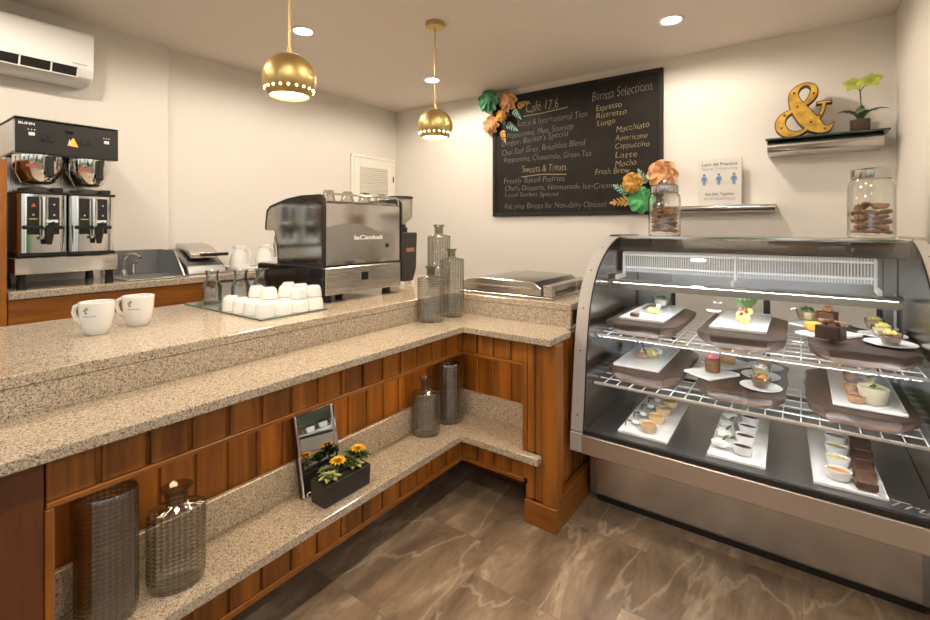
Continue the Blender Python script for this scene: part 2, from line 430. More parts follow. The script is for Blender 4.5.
M['pane'] = thin_glass('window_pane', (.96,.97,.96), refl=.8, edge=.8)
wi = 0
for axis, wins, c in (('x', SW, S0-.05), ('y', EW, E0+.05)):
    for (u0, u1, z0, z1) in wins:
        wi += 1
        fr = MB(); g = MB(); t = .045; um = (u0+u1)/2
        def bb(mb, a, b, z_0, z_1, d):
            mb.box(*((a,b,c-d,c+d) if axis == 'x' else (c-d,c+d,a,b)), z_0, z_1)
        bb(fr, u0, u0+t, z0, z1, .04); bb(fr, u1-t, u1, z0, z1, .04); bb(fr, um-.025, um+.025, z0+t, z1-t, .038)
        bb(fr, u0+t, u1-t, z0, z0+t, .04); bb(fr, u0+t, u1-t, z1-t, z1, .04)
        o = fr.build('window_%d' % wi, M['whitepaint']); o['kind'] = 'structure'
        bb(g, u0+t, u1-t, z0+t, z1-t, .003); gg = g.build('window_pane', M['pane'], o)
# outdoors, seen only as a reflection in glass and mirror
gr = col('lawn_green', (.10,.17,.045), .9, var=.4, vscale=3)
struct('ground', MB().box(-12, 14, -14, S0-.11, -.2, -.1).box(E0+.11, 14, S0-.11, 8, -.2, -.1), gr)
for i, (x, y, r) in enumerate([(-4.2,-6.2,1.0), (-1.2,-6.6,1.0), (1.8,-6.3,.95), (6.4,-2.2,1.0), (6.6,1.6,.95)]):
    hb = MB()
    for k in range(9):
        rr = random.Random(i*31+k)
        hb.blob((rr.uniform(-.6,.6)*r, rr.uniform(-.5,.5)*r, .1+.25*r+rr.uniform(0,.9)*r), r*.55, 2, .25, seed=i*17+k)
    h = hb.build('garden_bush', col('bush_green', (.09,.20,.04), .8, var=.5, vscale=6))
    h.location = (x, y, -.1)
    tag(h, 'green garden bush outside a window behind the photographer', 'bush', 'bushes outside the windows')

# ------------------------------------------------------------------ lights the room has
for i, (x, y) in enumerate([(-2.398,1.678), (-2.373,2.838), (-.595,2.80), (-.595,1.55), (-2.39,.42), (-.595,.30), (-2.39,-.9), (-.595,-1.0), (1.3,.3), (1.3,-1.0)]):
    lab = ['round recessed ceiling light seen beside the cord of the nearer brass pendant',
           'round recessed ceiling light behind the rod of the farther brass pendant',
           'round recessed ceiling light on the right, above the chalkboard'][i] if i < 3 else 'round recessed ceiling light out of view behind the photographer'
    t = thing('recessed_light', lab, 'ceiling light', (x, y, ZC), 'recessed ceiling lights')
    MB().lathe([(.052,0),(.052,-.004),(.066,-.006),(.070,-.002),(.070,0)], (x,y,ZC), 40).build('trim_ring', M['whiteplastic'], t)
    MB().lathe([(0,-.0025),(.050,-.0025),(.050,-.0005),(0,-.0005)], (x,y,ZC), 32).build('lens', M['can'], t)
    ld = bpy.data.lights.new('recessed_light_beam', 'SPOT'); ld.energy = 33; ld.color = (1,.89,.76); ld.spot_size = R(176); ld.spot_blend = .35; ld.shadow_soft_size = .05
    lo = bpy.data.objects.new('recessed_light_beam', ld); COL.objects.link(lo); lo.location = (0,0,-.012); lo.parent = t
def pendant(x, y, label):
    zc = 1.871; t = thing('pendant_lamp', label, 'pendant lamp', (x,y,ZC), 'brass globe pendant lamps')
    MB().lathe([(0,ZC),(.055,ZC),(.057,ZC-.006),(.054,ZC-.026),(.02,ZC-.031),(0,ZC-.031)], (x,y,0), 36).build('canopy', M['gold'], t)
    MB().cyl((x,y,zc+.1), (x,y,ZC-.03), .0042).cyl((x,y,zc+.099), (x,y,zc+.125), .010, .007).build('rod', M['gold'], t)
    r = .100; prof = []
    for k in range(25):
        a = R(90-k*(90+42)/24); prof.append((max(0,r*math.cos(a)), r*math.sin(a)))
    inner = [(max(0,q*.972), z*.972) for q, z in prof[::-1]]
    sh = MB().lathe(prof+inner, (x,y,zc), 48).build('shade', M['gold'], t)
    rz = prof[-1][1]
    MB().lathe([(0,rz+.010),(.073,rz+.010),(.073,rz+.014),(0,rz+.014)], (x,y,zc), 32).build('diffuser', M['bulb'], t)
    d = MB()
    for k in range(20):
        a = 2*math.pi*k/20; el = R(-25); n = Vector((math.cos(a)*math.cos(el), math.sin(a)*math.cos(el), math.sin(el)))
        p = Vector((x,y,zc))+n*r
        d.cyl(p-n*.001, p+n*.0012, .0045, seg=10)
    d.build('glow_dots', M['bulb'], t)  # glowing discs imitate lamplight through holes; none are cut in the shade
    ld = bpy.data.lights.new('pendant_bulb', 'SPOT'); ld.energy = 16; ld.color = (1,.80,.55); ld.spot_size = R(130); ld.spot_blend = .8; ld.shadow_soft_size = .05
    lo = bpy.data.objects.new('pendant_bulb', ld); COL.objects.link(lo); lo.location = (0,0,zc+rz-.005-ZC); lo.parent = t
pendant(-1.614, 1.069, 'nearer brass globe pendant lamp, larger in view, hanging left of the other one')
pendant(-1.696, 2.055, 'farther brass globe pendant hanging in front of the room corner, whole rod and canopy visible')

# ------------------------------------------------------------------ wooden bar counter
XB, YB = -1.565, 2.055        # riser planes of the long and the short leg
bar = thing('bar_counter', 'L-shaped plank-fronted wooden bar counter with an open lower niche', 'counter', (-1.6,1.0,0))
Y0 = -.55
def planks(mb, axis, face, depth, a, b, z0, z1, grooves, gap=.010, bev=.0025):
    """tongue-and-groove boards with dark gaps, on a backing board"""
    ed = [a]+[g for g in grooves if a < g < b]+[b]
    for i in range(len(ed)-1):
        u0 = ed[i]+(gap/2 if i else 0); u1 = ed[i+1]-(gap/2 if i < len(ed)-2 else 0)
        if u1-u0 < .004: continue
        if axis == 'y': mb.box(face-depth, face, u0, u1, z0, z1, bev)
        else: mb.box(u0, u1, face, face+depth, z0, z1, bev)
    if axis == 'y': mb.box(face-depth-.012, face-depth+.003, a, b, z0, z1)
    else: mb.box(a, b, face+depth-.003, face+depth+.012, z0, z1)
gA = [.284+.1015*k for k in range(-8, 18)]; gB = [-1.345+.093*k for k in range(0, 5)]; gN = [-1.48+.1*k for k in range(6)]
XF, YF = -1.34, 1.83
ZL0, ZL1 = .796, .826         # ledge slab
ZS0, ZS1 = .277, .308         # lower shelf slab
mb = MB(); planks(mb, 'y', XF, .014, .290, YF+.02, .694, ZL0-.001, gA, gap=.013); mb.build('fascia_planks', M['plank'], bar)
mb = MB(); planks(mb, 'x', YF, .014, XF+.001, -.985, .694, ZL0-.001, gB, gap=.012); mb.build('fascia_planks', M['plankx'], bar)
MB().box(XF-.014, XF+.005, .290, YF+.006, .680, .6935, .002).box(XF-.20, XF-.0142, .303, YF+.2, .6885, .6935).build('niche_trim', M['woody'], bar)
MB().box(XF+.0065, -.983, YF-.005, YF+.014, .680, .6935, .002).box(XF+.0065, -1.004, YF+.0142, YF+.2, .6885, .6935).build('niche_trim', M['woodx'], bar)
MB().box(XF-.2, XF+.006, .287, .303, 0, .6795, .002).build('niche_trim', M['woodz'], bar)
MB().box(-1.004, -.983, YF-.006, YF+.2, ZS1+.001, .6795, .002).build('niche_trim', M['woodz'], bar)
MB().box(XF-.03, XF+.001, Y0, .2865, 0, ZL0-.001, .002).box(XF-.2, XF-.03, .255, .2865, 0, ZL0-.001).build('end_panel', M['wooddark'], bar)
mb = MB(); planks(mb, 'y', XB+.020, .012, .303, YB-.02, ZS1+.1, .68, gA); mb.build('niche_back_planks', M['plank'], bar)
mb = MB(); planks(mb, 'x', YB-.022, .012, XB+.021, -1.004, ZS1+.1, .68, gN); mb.build('niche_back_planks', M['plankx'], bar)
mb = MB(); planks(mb, 'y', XF, .014, .303, YF+.02, .185, ZS0-.001, gA); mb.build('skirt_planks', M['plank'], bar)
mb = MB(); planks(mb, 'x', YF, .014, XF+.001, -.985, .185, ZS0-.001, gB); mb.build('skirt_planks', M['plankx'], bar)
MB().box(XF-.03, XF+.004, .303, YF+.004, .165, .1845, .002).build('skirt_trim', M['woody'], bar)
MB().box(XF+.0045, -1.0, YF-.004, YF+.03, .165, .1845, .002).build('skirt_trim', M['woodx'], bar)
# cabinet body behind the niche
mb = MB(); mb.box(-2.35, XB-.001, Y0, 2.86, 0, ZL0-.002); mb.box(XB-.001, -.908, YB+.006, 2.86, 0, ZL0-.002)
mb.build('cabinet_body', M['wooddark'], bar)
# corner post with its boards and plinth
MB().box(-.906, -.838, 1.821, 1.888, .104, ZL0-.001, .003).build('corner_post', M['woodz'], bar)
mb = MB(); planks(mb, 'x', YF, .014, -.983, -.906, .104, ZS0-.001, [-.945]); planks(mb, 'x', YF, .014, -.983, -.906, ZS1+.001, ZL0-.001, [-.945])
mb.build('post_planks', M['plankx'], bar)
mb = MB()
ed = [1.889,1.93,1.972,2.014,2.056,2.10,2.14,2.18,2.22,2.3,2.4,2.5,2.6,2.7,2.86]
for i in range(len(ed)-1): mb.box(-.890, -.874, ed[i]+(.0035 if i else 0), ed[i+1]-.0035, .136, ZL0-.001, .002)
mb.box(-.906, -.887, 1.889, 2.86, 0, ZL0-.001)
mb.build('side_planks', M['plank'], bar)
MB().box(-.990, -.836, 1.814, 1.83, 0, .1035, .003).build('plinth', M['woodx'], bar)
MB().box(-.873, -.836, 1.8305, 2.86, 0, .135, .003).build('plinth', M['woody'], bar)
MB().box(-.990, -.972, 1.8305, 2.05, 0, .16, .002).build('plinth', M['woody'], bar)
# granite
ZT = .935
top = thing('granite_worktop', 'polished beige granite upper bar top holding espresso machine, mugs and cup tray', 'worktop', (-1.9,1.0,ZL1))
poly = [(-2.365,Y0), (XB,Y0), (XB,YB), (-.8745,YB), (-.8745,2.874), (-2.365,2.874)]
MB().prism(poly, 'z', ZT-.032, ZT, .003).build('slab', M['granite'], top)
MB().box(XB-.028, XB-.002, Y0, YB+.002, ZL1+.0005, ZT-.0325)  .box(XB-.0015, -.877, YB+.002, YB+.028, ZL1+.0005, ZT-.0325).build('riser', M['granite'], top)
MB().prism([(-2.34,Y0),(XB-.03,Y0),(XB-.03,YB+.03),(-.895,YB+.03),(-.895,2.85),(-2.34,2.85)], 'z', ZL1+.0005, ZT-.033).build('core', M['wooddark'], top)
poly = [(-1.30,Y0), (-1.30,1.785), (-.8505,1.785), (-.8505,2.0), (-.8745,2.0), (-.8745,2.86), (-2.34,2.86), (-2.34,Y0)]
tag(MB().prism(poly, 'z', ZL0, ZL1, .003).build('granite_ledge', M['granite']), 'lower granite serving ledge running round the front of the bar below the upper bar top', 'ledge')
sh = thing('granite_shelf', 'low granite shelf with backsplash inside the open niche of the bar', 'shelf', (-1.45,1.0,ZS0))
poly = [(XB+.024,.304), (-1.31,.304), (-1.31,1.785), (-.911,1.785), (-.911,1.8285), (-1.006,1.8285), (-1.006,YB-.026), (XB+.024,YB-.026)]
MB().prism(poly, 'z', ZS0, ZS1, .002).build('slab', M['granite'], sh)
MB().box(XB+.0245, XB+.044, .304, YB-.027, ZS1+.0005, ZS1+.12, .002).box(XB+.0445, -1.006, YB-.046, YB-.027, ZS1+.0005, ZS1+.12, .002).build('backsplash', M['granite'], sh)

st = thing('strip_light', 'thin warm strip light fixed under the top rail inside the open niche of the bar', 'strip light', (-1.36,1.0,.655))
MB().box(XF-.040, XF-.020, .32, YF-.03, .6855, .688).build('channel', M['charcoal'], st)
MB().box(XF-.039, XF-.021, .33, YF-.04, .6830, .6852).build('lens', M['strip'], st)
MB().box(XF+.03, -1.02, YF+.020, YF+.040, .6855, .688).build('channel', M['charcoal'], st)
MB().box(XF+.04, -1.03, YF+.021, YF+.039, .6830, .6852).build('lens', M['strip'], st)

# ------------------------------------------------------------------ back counter under the left wall
XBC = -2.85; ZB = 1.007
bc = thing('back_counter', 'wooden service cabinet behind the bar, under the coffee brewer', 'cabinet', (-3.1,1.0,0))
MB().box(-3.297, XBC-.03, .49, 1.40, 0, ZB-.037).build('cabinet_body', M['wooddark'], bc)
MB().box(XBC-.03, XBC-.012, .49, 1.40, .1, ZB-.037, .002).build('front_panel', M['woody'], bc)
tag(MB().box(-3.297, XBC, .49, 2.30, ZB-.036, ZB, .003).build('granite_worktop', M['granite']), 'narrow granite worktop along the left wall carrying brewer and sink', 'worktop')
tag(MB().box(-3.297, XBC-.01, .37, .487, 0, 1.60, .004).build('wood_panel', M['woodz']), 'orange wooden upright panel at left picture edge beside the coffee brewer', 'panel')
wf = thing('under_counter_fridge', 'white appliance under the back worktop behind the glass carafes', 'fridge', (-3.05,1.85,0))
MB().box(-3.297, XBC-.06, 1.42, 2.28, .03, ZB-.04, .006).build('body', M['whiteplastic'], wf)
MB().box(XBC-.059, XBC-.03, 1.43, 2.27, .06, ZB-.05, .006).build('door', M['whiteplastic'], wf)
MB().box(XBC-.03, XBC-.012, 1.44, 1.46, .5, .85, .003).build('handle', M['steelz'], wf)
for x in (-3.27, -2.94):
    for y in (1.45, 2.25): MB().cyl((x,y,0), (x,y,.03), .02).build('foot', M['black'], wf)

# ------------------------------------------------------------------ twin coffee brewer and its two servers
bx, by0, by1 = -2.90, .516, .914      # front plane, left and right sides
br = thing('coffee_brewer', 'tall steel twin coffee brewer with black control panel', 'coffee maker', (-3.1,.715,ZB))
zf = ZB+.0005
for y in (by0+.03, by1-.03):
    for x in (bx-.03, -3.24): MB().lathe([(0,zf),(.02,zf),(.016,zf+.055),(.022,zf+.07),(0,zf+.07)], (x,y,0), 16).build('foot', M['black'], br)
MB().box(-3.28, bx, by0, by1, zf+.07, 1.155, .004).build('base_tray', M['mirrorsteel'], br)
MB().cyl((bx,.72,1.125),(bx+.004,.72,1.125),.006).build('badge', M['chrome'], br)
MB().box(-3.28, -3.12, by0+.005, by1-.005, 1.156, 1.64, .004).build('back_column', M['steelz'], br)
MB().box(-3.28, bx-.012, by0, by1, 1.641, 1.797, .006).build('head_case', M['steely'], br)
MB().box(-3.28, bx, by0-.002, by1+.002, 1.7975, 1.806, .003).build('top_cover', M['black'], br)
MB().box(bx-.012, bx+.002, by0+.004, by1, 1.641, 1.795, .003).build('control_panel', M['black'], br)
ctl = br.children[-1]
xf = bx+.002
text_on('BUNN', (xf,.530,1.772), (0,1,0), (0,0,1), .056, .011, bold=.03).build('lettering', M['white'], ctl)
for y in (.575, .862):
    MB().box(xf, xf+.006, y-.011, y+.011, 1.722, 1.738, .002).build('rocker_switch', M['white'], ctl)
    mb = MB()
    for k in (-1,0,1): mb.box(xf, xf+.001, y-.002+k*.011, y+.002+k*.011, 1.748, 1.753)
    mb.build('printed_marks', M['white'], ctl)
for y in (.618, .648, .77, .80): MB().box(xf, xf+.006, y-.010, y+.010, 1.703, 1.734, .002).build('button', M['black'], ctl)
MB().box(xf, xf+.002, .695, .728, 1.752, 1.766, .001).build('display', M['blackgloss'], ctl)
o = MB().prism([(.705,1.695),(.747,1.691),(.728,1.734)], 'x', xf, xf+.0012).build('warning_mark', M['amber'], ctl); o['label'] = 'orange triangular mark'
MB().prism([(.708,1.700),(.722,1.698),(.713,1.727)], 'x', xf+.0013, xf+.002).build('warning_mark', M['white'], ctl)
for yc in (.622, .818):
    fx = -3.01
    mb = MB().lathe([(0,1.505),(.040,1.505),(.062,1.515),(.092,1.58),(.094,1.64),(0,1.64)], (fx,yc,0), 36)
    fn = mb.build('brew_funnel', M['chrome'], br)
    MB().box(fx+.085, fx+.112, yc+.008, yc+.034, 1.535, 1.636, .005).box(fx+.03, fx+.09, yc-.03, yc+.03, 1.6, 1.638, .004).build('handle', M['black'], fn)
    MB().box(fx+.088, fx+.0925, yc-.062, yc-.02, 1.58, 1.592).build('sticker', col('red_sticker', (.45,.10,.06), .5), fn)
    MB().tube([(fx+.05,yc-.09,1.63),(fx+.06,yc-.092,1.55),(fx+.07,yc-.075,1.50)], .0025, 6).build('splash_wire', M['chrome'], fn)
def server(yc, label):
    y0, y1 = yc-.094, yc+.094; x0, x1 = -3.11, -2.915
    t = thing('coffee_server', label, 'coffee dispenser', (-3.01,yc,1.157), 'coffee servers in the brewer')
    MB().box(x0, x1, y0, y1, 1.158, 1.176, .004).build('foot_band', M['black'], t)
    # rounded front shell
    n = 10; pts = [(x0,y0),]+[(x1-.035+.035*math.sin(a), y0+.035-.035*math.cos(a)) for a in [R(90)*k/n for k in range(n+1)]]
    pts += [(x1-.035+.035*math.cos(a), y1-.035+.035*math.sin(a)) for a in [R(90)*k/n for k in range(n+1)]]+[(x0,y1)]
    MB().prism(pts, 'z', 1.1765, 1.452).build('body', M['mirrorsteel'], t)
    MB().box(x0, x1+.004, y0-.001, y1+.001, 1.4525, 1.466, .004).build('lid_rim', M['black'], t)
    MB().lathe([(0,1.4665),(.075,1.4665),(.072,1.482),(.03,1.49),(0,1.49)], (-3.01,yc,0), 32).build('lid', M['charcoal'], t)
    MB().box(x1-.06, x1, y1-.06, y1-.02, 1.467, 1.487, .003).build('lid_latch', M['black'], t)
    xs = x1+.001
    pl = MB().box(x1-.004, xs+.006, yc-.058, yc-.016, 1.262, 1.44, .002).box(x1-.004, xs+.006, yc+.018, yc+.058, 1.262, 1.44, .002).build('front_plates', M['black'], t)
    mb = MB()
    for z in (1.405, 1.355): mb.cyl((xs+.006,yc+.038,z),(xs+.0072,yc+.038,z),.004)
    mb.cyl((xs+.006,yc-.037,1.355),(xs+.0072,yc-.037,1.355),.004); mb.build('indicator_marks', col('pale_grey_print', (.5,.5,.5), .5), pl)
    MB().box(xs+.006, xs+.0072, yc-.052, yc-.022, 1.333, 1.338).build('yellow_line', col('yellow_print', (.6,.45,.05), .5), pl)
    if yc < .7: MB().prism([(yc-.046,1.392),(yc-.026,1.392),(yc-.036,1.41)], 'x', xs+.006, xs+.0072).build('caution_mark', col('red_sticker', (.45,.10,.06), .5), pl)
    MB().cyl((xs+.012,yc,1.245),(xs+.012,yc,1.43),.0085).cyl((xs+.012,yc,1.428),(xs+.012,yc,1.442),.011).build('sight_gauge', M['hopper'] if False else M['chrome'], t)
    MB().box(xs+.0062, xs+.009, yc+.010, yc+.052, 1.318, 1.332, .001).build('label_plate', M['white'], t)
    MB().box(x1-.004, xs+.02, yc-.076, yc+.072, 1.287, 1.305, .003).build('guard_bar', M['black'], t)
    f = MB().cyl((xs,yc+.006,1.29),(xs+.045,yc+.006,1.283),.011).lathe([(0,1.215),(.010,1.215),(.017,1.26),(.017,1.295),(0,1.295)], (xs+.048,yc+.010,0), 16).build('faucet', M['black'], t)
    MB().tube([(xs+.048,yc+.006,1.295),(xs+.055,yc+.012,1.312),(xs+.075,yc+.022,1.318)], .006, 8).build('tap_lever', M['black'], f)
    MB().cyl((xs+.03,yc-.018,1.245),(xs+.03,yc+.0,1.25),.008).build('drain_plug', M['chrome'], f)
server(.6205, 'left steel coffee server with black tap standing in the twin brewer')
server(.8125, 'right steel coffee server with black tap standing in the twin brewer')

# ------------------------------------------------------------------ sink corner
sk = thing('sink_splash_guard', 'steel bar sink with tall splash guards right of the coffee brewer', 'sink', (-3.1,1.1,ZB))
zs = ZB+.0005
MB().box(-3.297, -2.90, .955, 1.255, zs, zs+.008, .003).build('basin_rim', M['steely'], sk)
MB().box(-3.297, -3.287, .955, 1.255, zs+.0085, zs+.15, .002).build('back_guard', M['greysteel'], sk)
MB().prism([(-3.286,zs+.0085),(-2.93,zs+.0085),(-3.06,zs+.15),(-3.286,zs+.15)], 'y', 1.245, 1.255).build('side_guard', M['greysteel'], sk)
MB().box(-3.20, -2.98, 1.0, 1.2, zs+.0082, zs+.0095).build('basin', M['greysteel'], sk)
fc = thing('sink_tap', 'small chrome tap standing on the steel bar sink', 'tap', (-3.24,1.05,zs+.009))
MB().lathe([(0,0),(.02,0),(.018,.02),(.012,.03),(0,.03)], (-3.24,1.05,zs+.0085), 20).tube([(-3.24,1.05,zs+.03),(-3.24,1.05,zs+.10),(-3.22,1.06,zs+.125),(-3.18,1.08,zs+.13),(-3.14,1.10,zs+.11)], .009, 12).build('spout', M['chrome'], fc)
MB().cyl((-3.24,1.10,zs+.0085),(-3.24,1.10,zs+.07),.011).box(-3.25,-3.20,1.09,1.11,zs+.07,zs+.085,.003).build('tap_handle', M['chrome'], fc)
sp = thing('sandwich_press', 'steel countertop appliance with domed lid and black handle right of the sink', 'appliance', (-3.1,1.42,zs))
MB().prism([(-3.29,zs),(-2.99,zs),(-3.02,zs+.05),(-3.16,zs+.13),(-3.29,zs+.15)], 'y', 1.30, 1.53, .006).build('body', M['greysteel'], sp)
MB().prism([(-3.27,zs+.1525),(-3.15,zs+.137),(-3.06,zs+.09),(-3.05,zs+.125),(-3.14,zs+.168),(-3.27,zs+.185)], 'y', 1.34, 1.51, .006).build('lid', M['steely'], sp)
MB().box(-3.05, -3.025, 1.39, 1.56, zs+.105, zs+.125, .004).build('handle', M['black'], sp)
wb = thing('serving_tray', 'low white tray on the back worktop under the two white pitchers', 'tray', (-3.05,1.75,zs))
MB().box(-3.20, -2.92, 1.58, 1.93, zs, zs+.012, .004).build('base', M['white'], wb)
MB().box(-3.20, -3.192, 1.58, 1.93, zs+.0122, zs+.026, .002).box(-2.928, -2.92, 1.58, 1.93, zs+.0122, zs+.026, .002).box(-3.192,-2.928,1.58,1.588,zs+.0122,zs+.026,.002).box(-3.192,-2.928,1.922,1.93,zs+.0122,zs+.026,.002).build('rim', M['white'], wb)
def pitcher(loc, label, rz):
    t = thing('milk_pitcher', label, 'pitcher', (0,0,0), 'white pitchers on the back worktop')
    MB().lathe([(0,0),(.058,0),(.062,.01),(.062,.05),(.05,.085),(.038,.105),(.036,.118),(.034,.118),(.034,.105),(.046,.085),(.056,.05),(.054,.012),(0,.012)], (0,0,0), 32).build('body', M['whiteplastic'], t)
    MB().lathe([(0,.119),(.037,.119),(.039,.128),(.034,.14),(0,.142)], (0,0,0), 28).box(.03,.052,-.012,.012,.122,.136,.003).build('lid', M['white'], t)
    MB().tube([(-.036,0,.115),(-.066,0,.112),(-.078,0,.085),(-.074,0,.05),(-.06,0,.035)], .008, 10).build('handle', M['whiteplastic'], t)
    MB().box(.058,.0645,-.01,.01,.015,.025,.001).build('small_tag', M['black'], t)
    t.location = loc; t.rotation_euler = (0,0,rz); t.scale = (1,1,1.1)
pitcher((-3.06,1.65,zs+.0125), 'left white pitcher on the tray behind the glass carafes', R(205))
pitcher((-3.06,1.835,zs+.0125), 'right white pitcher on the tray, beside the espresso machine', R(205))

# ------------------------------------------------------------------ espresso machine and grinder on the bar
em = thing('espresso_machine', 'chrome espresso machine with black trimmed side panels and a cup rail', 'espresso machine', (-2.05,1.63,ZT))
z0 = ZT+.0005; x1 = -1.80; y0, y1 = 1.37, 1.895
for x in (-1.86, -2.26):
    for y in (1.43, 1.83): MB().lathe([(0,z0),(.024,z0),(.022,z0+.03),(.026,z0+.038),(0,z0+.038)], (x,y,0), 20).build('foot', M['black'], em)
MB().box(-2.34, x1-.006, y0+.012, y1-.012, z0+.0385, 1.098, .004).build('base_box', M['blackgloss'], em)
lp = MB().box(x1-.006, x1, y0+.012, y1-.012, z0+.0385, 1.104, .003).build('lower_rear_panel', M['steely'], em)
MB().box(x1, x1+.0015, 1.60, 1.645, 1.03, 1.07, .0005).build('small_window', M['blackgloss'], lp)
MB().box(-2.20, x1-.02, y0+.012, y1-.012, 1.099, 1.42, .006).build('body', M['steely'], em)
rp = MB().box(x1-.02, x1-.004, y0+.012, y1-.012, 1.108, 1.415, .006).build('rear_panel', M['mirrorsteel'], em)
# embossed wave band on the rear panel
wv = []
for k in range(17):
    t = k/16; wv.append((y0+.015+t*.42, 1.30+.028*math.sin(-.2+t*4.4)-.03*t))
band = wv+[(y0+.015+.42, 1.135),(y0+.015+.3,1.125),(y0+.015+.15,1.14),(y0+.015,1.125)]
MB().prism(band, 'x', x1-.004, x1-.001).build('wave_emblem_band', M['linersteel'], rp)
text_on('laCimbali', (x1-.001,1.555,1.235), (0,1,0), (0,0,1), .19, .022, bold=.02).build('lettering', M['white'], rp)
MB().cyl((x1-.001,1.78,1.20),(x1+.001,1.78,1.20),.012).build('small_badge', M['black'], rp)
def side(yc0, yc1, gl):
    prof = [(x1+.004,1.108),(x1+.004,1.425),(x1-.012,1.447),(x1-.03,1.452),(-1.98,1.452),(-2.10,1.44),(-2.245,1.408),(-2.275,1.385),(-2.290,1.30),(-2.288,1.284),(-2.275,1.280),(-2.205,1.280),(-2.195,1.26),(-2.172,1.12),(-2.165,1.108)]
    s = MB().prism(prof, 'x' if False else 'y', yc0, yc1, .002).build('side_panel', M['black'], em)
    c = Vector((-2.03,1.29)); inn = []
    for q in prof:
        v = Vector(q)-c; inn.append((c.x+v.x*.925, c.y+v.y*.905))
    f = MB().prism(inn, 'y', *gl).build('polished_plate', M['mirrorsteel'], s)
    mb = MB()
    for (x, z) in ((-2.25,1.345),(-1.90,1.39),(-2.16,1.20),(-1.86,1.17)): mb.cyl((x,gl[0],z),(x,gl[0]-.003,z),.005,seg=10)
    mb.build('screws', M['chrome'], f)
side(y0, y0+.0115, (y0-.0015, y0)); side(y1-.0115, y1, (y1, y1+.0015))
MB().box(-2.36, x1, y0+.001, y0+.0115, z0+.06, 1.105, .003).build('base_side_plate', M['blackgloss'], em)
MB().box(-2.36, x1, y1-.0115, y1, z0+.06, 1.105, .003).build('base_side_plate', M['blackgloss'], em)
MB().box(-2.36, -2.20, y0+.012, y1-.012, 1.1, 1.112, .003).build('drip_tray', M['chrome'], em)
MB().tube([(x1-.01,y0+.02,1.416),(x1-.01,y0+.02,1.44),(x1-.01,y0+.035,1.455),(x1-.01,y1-.035,1.455),(x1-.01,y1-.02,1.44),(x1-.01,y1-.02,1.416)], .005, 10).build('cup_rail', M['chrome'], em)
MB().box(-2.2, x1-.02, y0+.013, y1-.013, 1.4205, 1.424, .001).build('cup_warmer_top', M['steely'], em)
for y in (1.52, 1.74):
    MB().lathe([(0,1.175),(.035,1.175),(.037,1.19),(.037,1.25),(0,1.25)], (-2.245,y,0), 24).build('group_head', M['chrome'], em)
    pf = MB().lathe([(0,1.14),(.02,1.14),(.034,1.155),(.034,1.174),(0,1.174)], (-2.245,y,0), 24).build('portafilter', M['chrome'], em)
    MB().tube([(-2.275,y,1.162),(-2.31,y,1.16),(-2.40,y,1.145)], [.008,.012,.011], 10).build('handle', M['black'], pf)
MB().tube([(-2.22,y0+.035,1.27),(-2.24,y0+.03,1.25),(-2.25,y0+.03,1.20),(-2.245,y0+.03,1.14)], .006, 10).build('steam_wand', M['chrome'], em)
for i in range(8):
    o = MB().lathe([(.030,0),(.033,.0),(.024,.05),(.0,.052),(0,.049),(.022,.047),(.030,0)], (0,0,0), 18).build('glass_cup', M['jarglass'])
    o.location = (-1.855 if i % 2 == 0 else -1.93, 1.44+.058*i, 1.4245)
    tag(o, 'clear glass cup upside down on top of the espresso machine', 'cup', 'glass cups on the espresso machine')
gx, gy = -2.10, 2.175
gd = thing('coffee_grinder', 'dark coffee grinder with clear bean hopper behind the espresso machine', 'coffee grinder', (gx,gy,ZT))
MB().prism([(gy-.06,z0+.05),(gy-.05,z0+.018),(gy+.055,z0+.018),(gy+.085,z0+.09),(gy+.095,1.262),(gy-.06,1.262)], 'x', gx-.08, gx+.08, .006).build('body', M['charcoal'], gd)
for x in (-.07,.07):
    for y in (-.04,.05): MB().cyl((gx+x,gy+y,z0),(gx+x,gy+y,z0+.02),.014).build('foot', M['whiteplastic'], gd)
MB().lathe([(0,1.2625),(.045,1.2625),(.045,1.29),(.034,1.30),(.034,1.315),(0,1.315)], (gx,gy+.02,0), 28).build('collar', M['black'], gd)
MB().lathe([(.030,1.316),(.05,1.335),(.076,1.36),(.078,1.478),(.075,1.478),(.073,1.362),(.048,1.337),(.028,1.318)], (gx,gy+.02,0), 36).build('hopper', M['hopper'], gd)
MB().lathe([(0,1.479),(.082,1.479),(.082,1.490),(.074,1.494),(0,1.494)], (gx,gy+.02,0), 36).build('lid', M['black'], gd)
MB().box(gx+.0805, gx+.082, gy-.01, gy+.06, 1.14, 1.165).build('name_plate', col('copper_plate', (.30,.13,.10), .4), gd)

# ------------------------------------------------------------------ mirrored tray with cups and carafes
ty = thing('mirror_tray', 'square mirrored glass tray with green edges on the bar top', 'tray', (-2.0,1.15,ZT))
MB().box(-2.335, -1.688, .995, 1.305, ZT+.0045, ZT+.007).build('mirror_sheet', M['trayglass'], ty)
MB().box(-2.335, -1.688, .995, 1.305, ZT+.0005, ZT+.0042).build('edge_sheet', M['greenedge'], ty)
zt = ZT+.0075
def cup_mesh(h=.060, r=.037):
    return MB().lathe([(0,h),(r*.60,h),(r*.62,h-.003),(r*.66,h-.006),(r*.86,h-.010),(r*.95,h*.6),(r,.0),(r*.94,0),(r*.88,h*.6),(r*.7,h-.016),(0,h-.017)], (0,0,0), 28)
cup0 = None
rows = [('front', -1.74, 1.035), ]
pos = []
for k, x in enumerate((-1.735,-1.82,-1.905,-1.99)): pos.append((x, 1.038, 0, 'in the front row, %s' % ('at the near tray corner','second from the near corner','third from the near corner','farthest from the near corner')[k], None))
